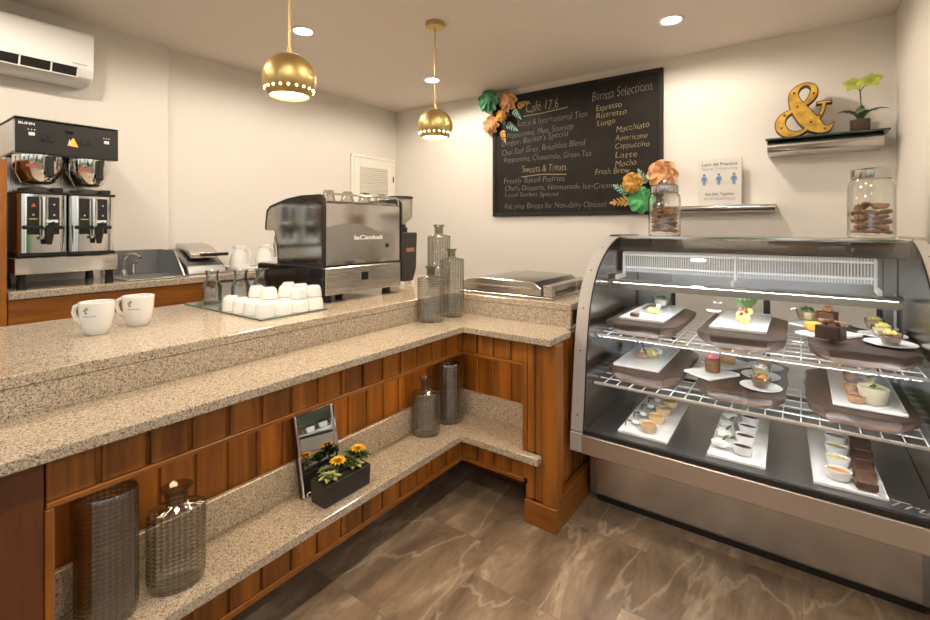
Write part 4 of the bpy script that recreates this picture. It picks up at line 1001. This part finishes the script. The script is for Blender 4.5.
# lower shelf, right board
rplate(.195, 2.44, t2, .205, .52, 0, 'long white plate on the right board of the lower shelf')
def ramekin(loc, label, cup, fill, group, r=.028, h=.026, oval=1.0, rz=0):
    P_ = [('dish', MB().lathe([(0,0),(r*.78,0),(r*.84,.003),(r,h),(r*.92,h),(r*.78,.006),(0,.005)], (0,0,0), 30, 1, oval), cup),
          ('filling', MB().lathe([(0,.007),(r*.76,.0072),(r*.88,h*.82),(r*.5,h*.9),(0,h*.88)], (0,0,0), 24, 1, oval), fill)]
    return food(P_, 'ramekin', label, 'dessert', loc, group, rz)
tart = col('tart_shell', (.48,.25,.11), .6, var=.2, vscale=70)
for k, (px, py) in enumerate(((858,408),(855,398),(853,387),(851,379))):
    p = at_z(px-2, py-6, t2+.0125)
    ramekin((p.x,p.y,t2+.0125), 'small tart in the left row on the lower right plate, %s' % ('nearest the glass, brown','second from the glass, golden','third from the glass','rearmost')[k], tart, (brown,yolk,yolk,yolk)[k], 'small tarts on the lower right plate')
p = at_z(874,404,t2+.0125)
ramekin((p.x,p.y+.02,t2+.0125), 'large cream ramekin with green garnish at the front of the lower right plate', col('stoneware', (.62,.56,.42), .5), cream, 'desserts on the lower shelf', r=.046, h=.058)
food([('sprig', MB().leaf((-.012,0,0),(.014,.006,.008),.014,(0,0,1),bend=.003).leaf((0,-.01,0),(.004,.014,.01),.012,(0,0,1),bend=.003), mint)], 'mint_sprig', 'green mint sprig lying on the large cream ramekin', 'garnish', (p.x,p.y+.02,t2+.0125+.0545), 'desserts on the lower shelf')
for k, (px, py) in enumerate(((869,385),(866,377))):
    p = at_z(px, py, t2+.0125)
    q = MB().box(-.034,.034,-.03,.03,0,.008,.003).build('small_dish', M['white']); q.location = (p.x,p.y,t2+.0125); q.rotation_euler = (0,0,R(10))
    tag(q, 'small square white dish on lower right plate, %s' % ('in front','behind')[k], 'dish', 'small square dishes on the lower right plate')
    food([('sponge', MB().blob((0,0,.010), .016, 2, .2, (1,1,.7)), (lemon, M['white'])[k]), ('leaf', MB().leaf((-.01,0,.02),(.016,.004,.03),.014,(0,0,1)), mint)], 'petit_four', 'tiny sweet with green leaf on the %s small square dish' % ('front','rear')[k], 'dessert', (p.x,p.y,t2+.0215), 'tiny sweets on square dishes')
# bottom deck: three long plates
rplate(-.562, 2.335, t0, .205, .54, R(1), 'long white plate at the left of the bottom deck', 'long white plates on the bottom deck')
rplate(-.212, 2.335, t0, .195, .55, R(1), 'long white plate in the middle of the bottom deck', 'long white plates on the bottom deck')
rplate(.125, 2.335, t0, .20, .55, R(2), 'long white plate at the right of the bottom deck', 'long white plates on the bottom deck')
zd = t0+.0125
for k in range(4):
    nm = ('nearest the glass','second from the glass','third from the glass','rearmost')[k]
    y = 2.135+.115*k
    ramekin((-.545+.004*k,y,zd), 'glass ramekin of %s custard on the bottom left plate, %s' % ('brown' if k == 0 else 'yellow', nm), col('beige_ramekin', (.70,.52,.34), .3), (caram,yolk,yolk,yolk)[k], 'custard ramekins on the bottom left plate', r=.036, h=.032)
    food([('bowl', MB().blob((0,0,.012), .02, 2, 0, (1.0,.62,.55)), M['white']), ('handle', MB().tube([(-.018,-.006,.014),(-.03,-.03,.022),(-.024,-.052,.006)], .0028, 8), M['black'])], 'spoon', 'white spoon with dark handle on the bottom left plate, %s' % nm, 'spoon', (-.610+.004*k,y+.03,zd), 'spoons on the bottom left plate', R(-10))
    ramekin((-.190,y,zd), 'white oval dish of dark chocolate cream on the bottom middle plate, %s' % nm, M['white'], choc, 'chocolate dishes on the bottom middle plate', r=.038, h=.034, oval=.7, rz=R(-8))
    food([('meringue', MB().blob((0,0,.018), .026, 2, .22, (1.1,1,.7), seed=k), M['white']), ('leaf', MB().leaf((.01,0,.03),(.034,.012,.052),.018,(0,0,1),bend=.004).leaf((.01,.006,.03),(.02,-.02,.045),.014,(0,0,1)), mint)], 'meringue', 'white meringue with green leaf beside the chocolate dish %s' % nm, 'dessert', (-.272,y+.01,zd), 'meringues on the bottom middle plate')
    ramekin((.105+.003*k,y-.01,zd), 'white oval dish of yellow cream on the bottom right plate, %s' % nm, M['white'], (caram,lemon,lemon,caram)[k], 'yellow cream dishes on the bottom right plate', r=.040, h=.034, oval=.7, rz=R(-8))
for k in range(5):
    o = MB().box(-.030,.030,-.0465,.0465,0,.030,.005).build('brownie', col('dark_brownie', (.085,.038,.018), .7, var=.4, vscale=80)); o.location = (.178+.004*k, 2.125+.098*k, zd); o.rotation_euler = (0,0,R(4))
    tag(o, 'brown cake bar in the right row of the bottom right plate, %s' % ('nearest the glass','second from the glass','third from the glass','fourth from the glass','rearmost')[k], 'cake', 'cake bars on the bottom right plate')

# ------------------------------------------------------------------ cookie jars on the case
def cookie_jar(x, y, r, h, label, faceted, n, side_):
    z = 1.2505
    t = thing('cookie_jar', label, 'jar', (x,y,z), 'glass cookie jars on the display case')
    mod = (lambda a, q: 1-.03*abs(math.sin(a*4))) if faceted else None
    MB().lathe([(0,0),(r*.92,0),(r,.008),(r,h*.86),(r*.93,h*.95),(r*.80,h),(r*.77,h),(r*.90,h*.945),(r*.965,h*.86),(r*.965,.014),(0,.010)], (x,y,z), 48, mod=mod).build('glass_body', M['jarglass'], t)
    MB().lathe([(0,h+.0005),(r*.86,h+.0005),(r*.88,h+.006),(r*.87,h+.034),(r*.80,h+.041),(r*.4,h+.046),(0,h+.046)], (x,y,z), 40).build('lid', M['lidsteel'], t)
    if not faceted: MB().lathe([(0,h+.0462),(.030,h+.0462),(.026,h+.056),(.014,h+.066),(0,h+.070)], (x,y,z), 20).build('lid_knob', M['lidsteel'], t)
    if side_ == 'left':
        m = MB()
        for (a, zz, s) in ((-1.0,h*.62,.022),(-.75,h*.45,.018),(-1.25,h*.5,.018)):
            c = Vector((x+r*math.cos(a-.6), y+r*math.sin(a-.6), z+zz)); 
            m.tube([c+Vector((-s*.3,0,s*.6)), c+Vector((s*.4,.0,s*.4)), c+Vector((s*.5,0,-s*.1)), c+Vector((-s*.2,0,-s*.6))], .0016, 5)
        m.build('raised_pattern', M['jarglass'], t)
    m = col('cookie_brown', (.27,.12,.046), .75, var=.45, vscale=70, bump=.4, bscale=90)
    for k in range(n):
        rnd = random.Random(k*5+n); lay = k//4; n4 = n//4
        a = (k % 4)*math.pi/2+lay*.75; cr = r*.37; q = r*.50
        tilt = .30 if lay < n4-1 else .55
        b = MB().lathe([(0,-.007),(cr*.85,-.007),(cr,-.002),(cr*.93,.004),(cr*.55,.008),(0,.009)], (0,0,0), 18, mod=lambda an, zz: 1+.05*math.sin(an*5+k))
        o = b.build('cookie', m)
        o.location = (x+q*math.cos(a), y+q*math.sin(a), z+.030+.0200*lay+(.006 if tilt > .4 else 0)); o.rotation_euler = (rnd.uniform(-tilt,tilt), rnd.uniform(-tilt,tilt), a)
        tag(o, 'brown cookie piled inside the %s glass jar on the display case' % side_, 'cookie', 'cookies in the %s jar' % side_)
cookie_jar(-.590, 2.62, .080, .228, 'left tall glass cookie jar with knobbed metal lid, before the paper flowers', False, 24, 'left')
cookie_jar(.240, 2.62, .081, .252, 'right glass cookie jar with flat metal lid below the orchid', True, 24, 'right')

# ------------------------------------------------------------------ chalkboard menu
cb = thing('chalkboard', 'large black chalkboard menu with handwritten coffee and tea list on back wall', 'chalkboard', (-1.47,YW,1.385))
bx0, bx1, bz0, bz1 = -2.168, -.776, 1.385, 2.402; yf = YW-.022
MB().box(bx0+.03, bx1-.03, YW-.018, YW-.001, bz0+.03, bz1-.03).build('board', M['chalkboard'], cb)
MB().box(bx0, bx1, yf-.008, YW-.001, bz0, bz0+.0295, .003).box(bx0, bx1, yf-.008, YW-.001, bz1-.0295, bz1, .003).box(bx0, bx0+.0295, yf-.008, YW-.001, bz0+.03, bz1-.03, .003).box(bx1-.0295, bx1, yf-.008, YW-.001, bz0+.03, bz1-.03, .003).build('frame', M['blackgloss'] if False else col('frame_black', (.014,.011,.009), .4), cb)
TX = [('Café 17.6',-1.845,2.240,-1.560,2.238,.085,1), ('Local & International Teas',-1.920,2.134,-1.321,2.135,.055,0), ('Peppermint, Mint, Soursop',-2.027,2.045,-1.434,2.057,.050,0),
 ("Ginger, Barista's Special",-2.076,1.982,-1.475,2.008,.050,0), ('Chai Earl Grey, Breakfast Blend',-2.076,1.905,-1.337,1.923,.050,0), ('Peppermint, Chamomile, Green Tea',-2.056,1.843,-1.290,1.835,.050,0),
 ('Sweets & Treats',-1.882,1.746,-1.492,1.743,.060,1), ('Freshly Baked Pastries',-2.056,1.663,-1.508,1.658,.050,0), ("Chef's Desserts, Homemade Ice-Creams",-2.046,1.603,-1.093,1.583,.045,0),
 ('Local Sorbet Special',-2.046,1.552,-1.559,1.542,.038,0), ('Ask your Barista for Non-dairy Options',-2.056,1.450,-1.175,1.445,.050,0),
 ('Barista Selections',-1.282,2.243,-.848,2.260,.075,0), ('Espresso',-1.251,2.163,-1.064,2.173,.048,1), ('Ristretto',-1.251,2.118-.008,-1.028,2.124-.008,.044,1), ('Lungo',-1.243,2.064-.010,-1.108,2.069-.010,.044,1),
 ('Macchiato',-1.100,1.987,-.868,2.002,.048,1), ('Americano',-1.108,1.929,-.881,1.926,.042,1), ('Cappuccino',-1.108,1.870,-.868,1.868,.042,1), ('Latte',-1.108,1.804,-.950,1.798,.046,1), ('Mocha',-1.108,1.738,-.957,1.741,.046,1), ('Fresh Brew',-1.258,1.689,-1.006,1.687,.048,1)]
yt = YW-.0195
for s, xa, za, xb, zb, ch, yl in TX:
    text_on(s, (xa,yt,za), (xb-xa,0,zb-za), (0,0,1), xb-xa, ch, wob=.03, bold=-.02, shear=.14).build('chalk_text', M['chalky'] if yl else M['chalk'], cb)
MB().tube([(-1.87,yt,2.212),(-1.70,yt,2.216),(-1.48,yt,2.232)], .003, 5).build('chalk_underline', M['chalky'], cb)
MB().tube([(-1.89,yt,1.712),(-1.70,yt,1.722),(-1.49,yt,1.708)], .003, 5).build('chalk_underline', M['chalky'], cb)

def backing(x, z):
    if not (bx0-.0 < x < bx1 and bz0 < z < bz1): return .0305
    return .0185 if bx0+.06 < x < bx1-.06 and bz0+.06 < z < bz1-.06 else .0305
def rosette(x, z, r, m, label, rings=4, seed=0, y=YW-.035):
    t = thing('paper_flower', label, 'paper flower', (x,y,z), 'paper flowers on the chalkboard corners')
    mb = MB(); rnd = random.Random(seed)
    for k in range(rings):
        n = (8,7,6,5,4)[k] if k < 5 else 4
        rt = r*(1.0, .80, .60, .42, .26)[k]; hb = r*(.05, .12, .20, .28, .34)[k]; ht = r*(.16, .34, .46, .50, .46)[k]
        for j in range(n):
            a = 2*math.pi*(j+.5*(k % 2))/n+rnd.uniform(-.12,.12)
            rad = Vector((math.cos(a),0,math.sin(a))); side = Vector((-math.sin(a),0,math.cos(a))); fwd = Vector((0,-1,0)); c = Vector((x,y-.014,z))
            w = rt*math.sin(math.pi/n)*2.1*rnd.uniform(.9,1.05); tw = .34*w
            def f(b):
                G = []
                for iu in range(7):
                    u = iu/6; row = []
                    wid = w*(.35+.65*math.sin(min(1,u*1.25)*math.pi/2))*(1-.42*max(0,(u-.75)/.25)**2)
                    for iv in range(7):
                        v = iv/6-.5
                        radius = rt*(.12+.88*u)-rt*.10*abs(2*v)**2*u
                        high = hb+(ht-hb)*u**.8+rt*.24*(2*v)**2*u - rt*.22*max(0,(u-.7)/.3)**2 + tw*v*u
                        row.append(b.verts.new(c+rad*radius+side*wid*v+fwd*high))
                    G.append(row)
                for iu in range(6):
                    for iv in range(6): b.faces.new((G[iu][iv], G[iu+1][iv], G[iu+1][iv+1], G[iu][iv+1]))
            mb._new(f)
    mb.build('petals', m, t, ang=60)
    MB().blob((x,y-r*.34,z), r*.13, 2, .2).build('center', m, t)
    MB().box(x-r*.3, x+r*.3, y, YW-backing(x,z), z-r*.3, z+r*.3).build('mount', m, t)
def sprig(x, z, ang, ln, m, label, y=YW-.035):
    t = thing('paper_leaf', label, 'paper leaf', (x,y,z), 'paper leaves on the chalkboard corners')
    d = Vector((math.cos(ang),0,math.sin(ang))); s_ = Vector((-d.z,0,d.x)); mb = MB(); b = Vector((x,y,z))-d*ln*.5
    for k in range(4):
        c = b+d*ln*(.02+.27*k); l = ln*.46*(1-.12*k)
        for sg in (-1,1): mb.leaf(c, c+(d*.72+s_*sg*.78)*l+Vector((0,-.012,0)), l*.40, (0,-1,0), bend=.006)
    mb.leaf(b+d*ln*.88, b+d*ln*1.35, ln*.20, (0,-1,0), bend=.004)
    MB().box(x-.008, x+.008, y, YW-backing(x,z), z-.008, z+.008).build('mount', m, t); mb.build('leaflets', m, t); MB().tube([b, b+d*ln*.9], .0022, 6).build('stem', m, t)
G_ = col('green_paper', (.10,.33,.16), .7, var=.2); PE = col('peach_paper', (.68,.36,.17), .7, var=.15); GO = col('golden_paper', (.56,.30,.06), .6, var=.2); MI = col('mint_paper', (.28,.48,.36), .7); OC = col('ochre_paper', (.62,.36,.10), .7); GR2 = col('bright_green_paper', (.12,.44,.16), .7, var=.2)
rosette(-2.160, 2.360, .102, G_, 'dark green paper flower at the top left corner of the chalkboard', 5, 1, YW-.086)
rosette(-1.998, 2.348, .088, PE, 'peach paper flower right of the dark green one, top left chalkboard corner', 5, 2, YW-.034)
rosette(-2.040, 2.225, .052, GO, 'small golden paper flower below the upper peach flower, chalkboard top left', 4, 3, YW-.080)
rosette(-2.168, 2.172, .082, PE, 'peach paper flower below the dark green one on the chalkboard left edge', 5, 4, YW-.034)
sprig(-1.872, 2.305, R(15), .085, OC, 'ochre paper leaf sprig pointing right beside the upper peach flower')
sprig(-1.925, 2.240, R(-50), .085, MI, 'mint paper leaf sprig under the ochre one at chalkboard top left')
sprig(-1.975, 2.140, R(-35), .095, MI, 'mint paper leaf sprig lower, right of the lower peach flower')
sprig(-2.050, 2.075, R(-75), .085, OC, 'ochre paper leaf sprig hanging lowest at chalkboard top left')
rosette(-.957, 1.605, .075, GO, 'golden paper flower at the bottom right corner of the chalkboard', 5, 5, YW-.10)
rosette(-.915, 1.485, .098, GR2, 'bright green paper flower at the chalkboard bottom edge behind the jar', 5, 6, YW-.034)
rosette(-.772, 1.655, .105, PE, 'peach paper flower on the lower right chalkboard edge above the left jar', 5, 7, YW-.05)
sprig(-1.050, 1.565, R(150), .10, MI, 'mint paper leaf sprig left of the golden flower, bottom right corner')
sprig(-1.055, 1.480, R(185), .11, OC, 'ochre paper leaf sprig pointing left beside the bright green flower')
sprig(-.905, 1.645, R(120), .09, MI, 'mint paper leaf sprig above the golden flower, bottom right corner')

# ------------------------------------------------------------------ wall shelves with sign, ampersand and orchid
ws1 = thing('wall_shelf', 'upper wall shelf of glass on a steel rail carrying ampersand and orchid', 'shelf', (.1,YW,1.72), 'glass and steel wall shelves')
MB().box(-.172, .372, 3.225, YW-.001, 1.800, 1.810, .001).build('glass_top', pbr('dark_green_glass', (.05,.075,.065), .06), ws1)
MB().prism([(YW-.001,1.7985),(3.28,1.7985),(3.262,1.785),(3.258,1.765),(3.27,1.735),(3.31,1.722),(YW-.001,1.722)], 'x', -.165, .352, .002).build('steel_rail', M['steel'], ws1)
ws2 = thing('wall_shelf', 'lower steel wall shelf behind the left cookie jar carrying the notice', 'shelf', (-.42,YW,1.40), 'glass and steel wall shelves')
MB().box(-.74, -.126, 3.345, YW-.001, 1.4355, 1.437, .0005).build('glass_top', M['whiteplastic'], ws2)
MB().prism([(YW-.001,1.435),(3.345,1.435),(3.333,1.430),(3.330,1.420),(3.335,1.402),(3.35,1.390),(YW-.001,1.390)], 'x', -.74, -.126, .002).build('steel_rail', M['steel'], ws2)
sg = thing('notice_sign', 'white distancing notice with three blue figures standing on the lower wall shelf', 'sign', (-.43,3.37,1.4375))
sy = 3.355
MB().box(-.548, -.302, sy, sy+.022, 1.4375, 1.735, .002).build('panel', col('sign_cream', (.68,.63,.57), .6), sg)
for s, w_, z, hh, bold, m in (("Let's All Practice",.20,1.688,.020,.02,'char'), ('Social Distancing',.20,1.662,.018,.0,'blue'), ('Stay Safe, Together',.165,1.500,.018,.005,'char'), ("It's all Good Mood",.17,1.470,.017,0,'blue')):
    mm = col('sign_charcoal', (.14,.13,.14), .6) if m == 'char' else col('sign_blue', (.20,.27,.42), .6)
    text_on(s, (-.425-w_/2,sy-.0005,z), (1,0,0), (0,0,1), w_, hh, bold=bold).build('lettering', mm, sg)
MB().box(-.47,-.38,sy-.001,sy,1.650,1.652).build('divider_line', col('sign_grey', (.5,.45,.4), .6), sg)
for k, x in enumerate((-.512,-.428,-.344)):
    mb = MB().cyl((x,sy,1.631),(x,sy-.001,1.631),.0085,seg=16)
    mb.prism([(x-.012,1.620),(x+.012,1.620),(x+.020,1.592),(x+.015,1.590),(x+.010,1.606),(x+.008,1.565),(x+.002,1.565),(x,1.588),(x-.002,1.565),(x-.008,1.565),(x-.010,1.606),(x-.015,1.590),(x-.020,1.592)], 'y', sy-.001, sy)
    mb.build('figure', col('sign_figure_blue', (.13,.24,.43), .6), sg)
mb = MB()
for k in range(2):
    x = -.47+.084*k; mb.box(x-.022, x+.022, sy-.001, sy, 1.578, 1.580).prism([(x-.022,1.583),(x-.022,1.575),(x-.030,1.579)], 'y', sy-.001, sy).prism([(x+.022,1.583),(x+.022,1.575),(x+.030,1.579)], 'y', sy-.001, sy)
mb.build('arrows', col('sign_arrow', (.55,.42,.30), .6), sg)
# ampersand
am = thing('ampersand_letter', 'yellow metal ampersand letter with dark rim on the upper wall shelf', 'letter', (0,3.29,1.8105))
path = [(523,392,9),(518,412,10),(506,440,9),(480,470,9),(450,492,10),(415,508,13),(375,508,20),(348,488,24),(345,462,22),(362,438,16),(395,418,11),(430,402,10),(462,382,14),(482,355,18),(480,330,14),(455,318,9),(425,326,11),(402,352,20),(405,385,27),(432,425,36),(470,465,38),(508,488,26),(540,487,14),(560,463,3)]
pts = [(-.128+(x-320)*.00113, 1.8105+.030+(520-(y+(x-320)*.085))*.00147) for x, y, w_ in path]
def dense(P_, n=4):
    out = []
    for i in range(len(P_)-1):
        p0 = P_[max(i-1,0)]; p1 = P_[i]; p2 = P_[i+1]; p3 = P_[min(i+2,len(P_)-1)]
        for k in range(n):
            t = k/n; out.append(tuple(.5*((2*p1[j])+(-p0[j]+p2[j])*t+(2*p0[j]-5*p1[j]+4*p2[j]-p3[j])*t*t+(-p0[j]+3*p1[j]-3*p2[j]+p3[j])*t**3) for j in range(len(p1))))
    out.append(P_[-1]); return out
D = dense([(p[0],p[1],q[2]*.00118) for p, q in zip(pts, path)])
low = min(d[1]-d[2] for d in D); D = [(d[0], d[1]-low+1.811, d[2]) for d in D]
P2 = [(d[0],d[1]) for d in D]
MB().ribbon(P2, [d[2] for d in D], 3.27, 3.325).build('rim', col('rusty_dark', (.10,.05,.025), .6, var=.4, vscale=30), am)
a0 = P2[0]
MB().box(a0[0]-.036, a0[0]+.036, 3.27, 3.325, a0[1]-.004, a0[1]+.012, .002).build('serif', col('rusty_dark', (.1,.05,.025), .6), am)
fc_ = MB().ribbon(P2, [max(.001, d[2]-.005) for d in D], 3.2660, 3.2690).build('face', col('yellow_enamel', (.56,.32,.035), .45, var=.45, vscale=22), am)
mb = MB()
for k in (8, 28, 36, 52, 68, 74, 80, 86): mb.cyl((P2[k][0],3.2672,P2[k][1]),(P2[k][0],3.262,P2[k][1]),.006,seg=12)
MB().box(a0[0]-.031, a0[0]+.031, 3.2675, 3.2698, a0[1]-.001, a0[1]+.008, .0005).build('serif_face', M['yellow_enamel'], fc_)
mb.build('bulb_sockets', col('rusty_dark', (.1,.05,.025), .6), fc_)
# orchid
ox, oy, oz = .258, 3.32, 1.8105
oc = thing('potted_orchid', 'small green orchid in a brown glass pot at right end of the upper wall shelf', 'potted plant', (ox,oy,oz))
MB().lathe([(0,0),(.040,0),(.043,.005),(.045,.07),(.041,.07),(.039,.01),(0,.008)], (ox,oy,oz), 32).build('pot', pbr('brown_pot', (.075,.045,.028), .12), oc)
MB().lathe([(0,.0085),(.038,.011),(.0405,.058),(0,.064)], (ox,oy,oz), 24).build('bark', brown, oc)
lg = col('orchid_leaf', (.05,.12,.03), .4)
for a, l, b in ((R(190),.105,.06),(R(160),.075,.05),(R(-8),.12,.06),(R(25),.085,.05),(R(80),.06,.03),(R(-60),.06,.03)):
    p = Vector((ox,oy,oz+.066)); dY = max(-.06, min(.04, math.sin(a)*l*.5))-.012
    MB().leaf(p, p+Vector((math.cos(a)*l, dY, .050 if abs(math.cos(a)) > .5 else .09)), .048, (0,0,1), bend=b*.5, thick=.002).build('leaf', lg, oc)
MB().tube([(ox,oy,oz+.06),(ox+.004,oy,oz+.15),(ox+.0,oy-.004,oz+.225),(ox-.012,oy-.012,oz+.258)], .0028, 8).tube([(ox,oy-.004,oz+.225),(ox+.02,oy-.01,oz+.255),(ox+.045,oy-.014,oz+.268)], .0024, 8).build('stem', lg, oc)
pg = col('lime_petal', (.46,.52,.08), .5)
for c in ((ox-.030,oy-.018,oz+.262),(ox+.045,oy-.016,oz+.272)):
    mb = MB()
    for k in range(5):
        a = R(90+72*k); c_ = Vector(c); mb.leaf(c_, c_+Vector((math.cos(a)*.05,-.014,math.sin(a)*.038)), .042, (0,-1,0), bend=.008, cup=.2)
    mb.build('bloom', pg, oc)
    MB().blob((c[0],c[1]-.012,c[2]-.004), .008, 2, .1).build('lip', col('bloom_center', (.55,.45,.2), .5), oc)

# ------------------------------------------------------------------ air conditioner and louvred hatch on the left wall
ac = thing('air_conditioner', 'white wall-mounted split air conditioner high on the left wall', 'air conditioner', (-3.31,.45,2.07))
ay0, ay1 = .02, .872; aw = XL+.0505
MB().prism([(aw,2.075),(-3.19,2.072),(-3.135,2.10),(-3.115,2.145),(-3.112,2.32),(-3.125,2.338),(-3.16,2.345),(aw,2.345)], 'y', ay0, ay1, .004).build('body', M['whiteplastic'], ac)
n_ = Vector((1,0,-.45)).normalized()
sl = MB().prism([(-3.132,2.098),(-3.128,2.096),(-3.108,2.1425),(-3.112,2.1445)], 'y', ay0+.06, ay1-.07).build('outlet', M['black'], ac)
mb = MB()
for y in (.1,.26,.42,.57,.69,.797): mb.prism([(-3.130,2.094),(-3.125,2.093),(-3.105,2.140),(-3.110,2.142)], 'y', y, y+.007)
mb.prism([(-3.130,2.094),(-3.124,2.0925),(-3.122,2.098),(-3.128,2.0995)], 'y', ay0+.06, ay1-.07)
mb.build('vanes', M['whiteplastic'], sl)
MB().box(-3.1118,-3.111,.78,.84,2.160,2.166).build('badge', col('sign_grey', (.5,.45,.4), .6), ac)
lv = thing('louvre_hatch', 'small cream louvred hatch door low on the left wall near the room corner', 'hatch', (XL,3.12,1.58))
hy0, hy1, hz0, hz1 = 2.84, 3.405, 1.30, 1.945; hx = XL+.001
MB().box(hx, hx+.022, hy0, hy1, hz1-.0, hz1+.025, .003).box(hx, hx+.018, hy0, hy0+.03, hz0, hz1-.001, .002).box(hx, hx+.018, hy1-.03, hy1, hz0, hz1-.001, .002).build('frame', M['whitepaint'], lv)
d = MB().box(hx, hx+.02, hy0+.033, hy0+.10, hz0, hz1-.004, .002).box(hx, hx+.02, hy1-.10, hy1-.033, hz0, hz1-.004, .002).box(hx, hx+.02, hy0+.1005, hy1-.1005, hz1-.085, hz1-.004, .002).box(hx, hx+.02, hy0+.1005, hy1-.1005, hz0, hz0+.07, .002).build('door', M['whitepaint'], lv)
mb = MB(); z = hz0+.085
while z < hz1-.095:
    mb.prism([(hx+.002,z+.012),(hx+.018,z-.006),(hx+.020,z-.002),(hx+.004,z+.015)], 'y', hy0+.101, hy1-.101); z += .022
mb.box(hx, hx+.0015, hy0+.101, hy1-.101, hz0+.07, hz1-.085); mb.build('slats', M['whitepaint'], d)
MB().cyl((hx+.024,hy1-.032,1.74),(hx+.024,hy1-.032,1.80),.006).build('hinge', M['charcoal'], d)

# ------------------------------------------------------------------ daylight and view
w = bpy.data.worlds.new('sky'); scene.world = w; w.use_nodes = True
wn = w.node_tree; bg = wn.nodes['Background']
sky = wn.nodes.new('ShaderNodeTexSky'); sky.sky_type = 'HOSEK_WILKIE'; sky.turbidity = 6; sky.sun_direction = Vector((.2,.75,.62)).normalized()
hs = wn.nodes.new('ShaderNodeHueSaturation'); hs.inputs['Saturation'].default_value = .3
wn.links.new(sky.outputs[0], hs.inputs['Color']); wn.links.new(hs.outputs[0], bg.inputs['Color']); bg.inputs['Strength'].default_value = 7.0
vs = scene.view_settings; vs.view_transform = 'Standard'; vs.look = 'None'; vs.exposure = 0.42; vs.gamma = 1; vs.use_curve_mapping = False
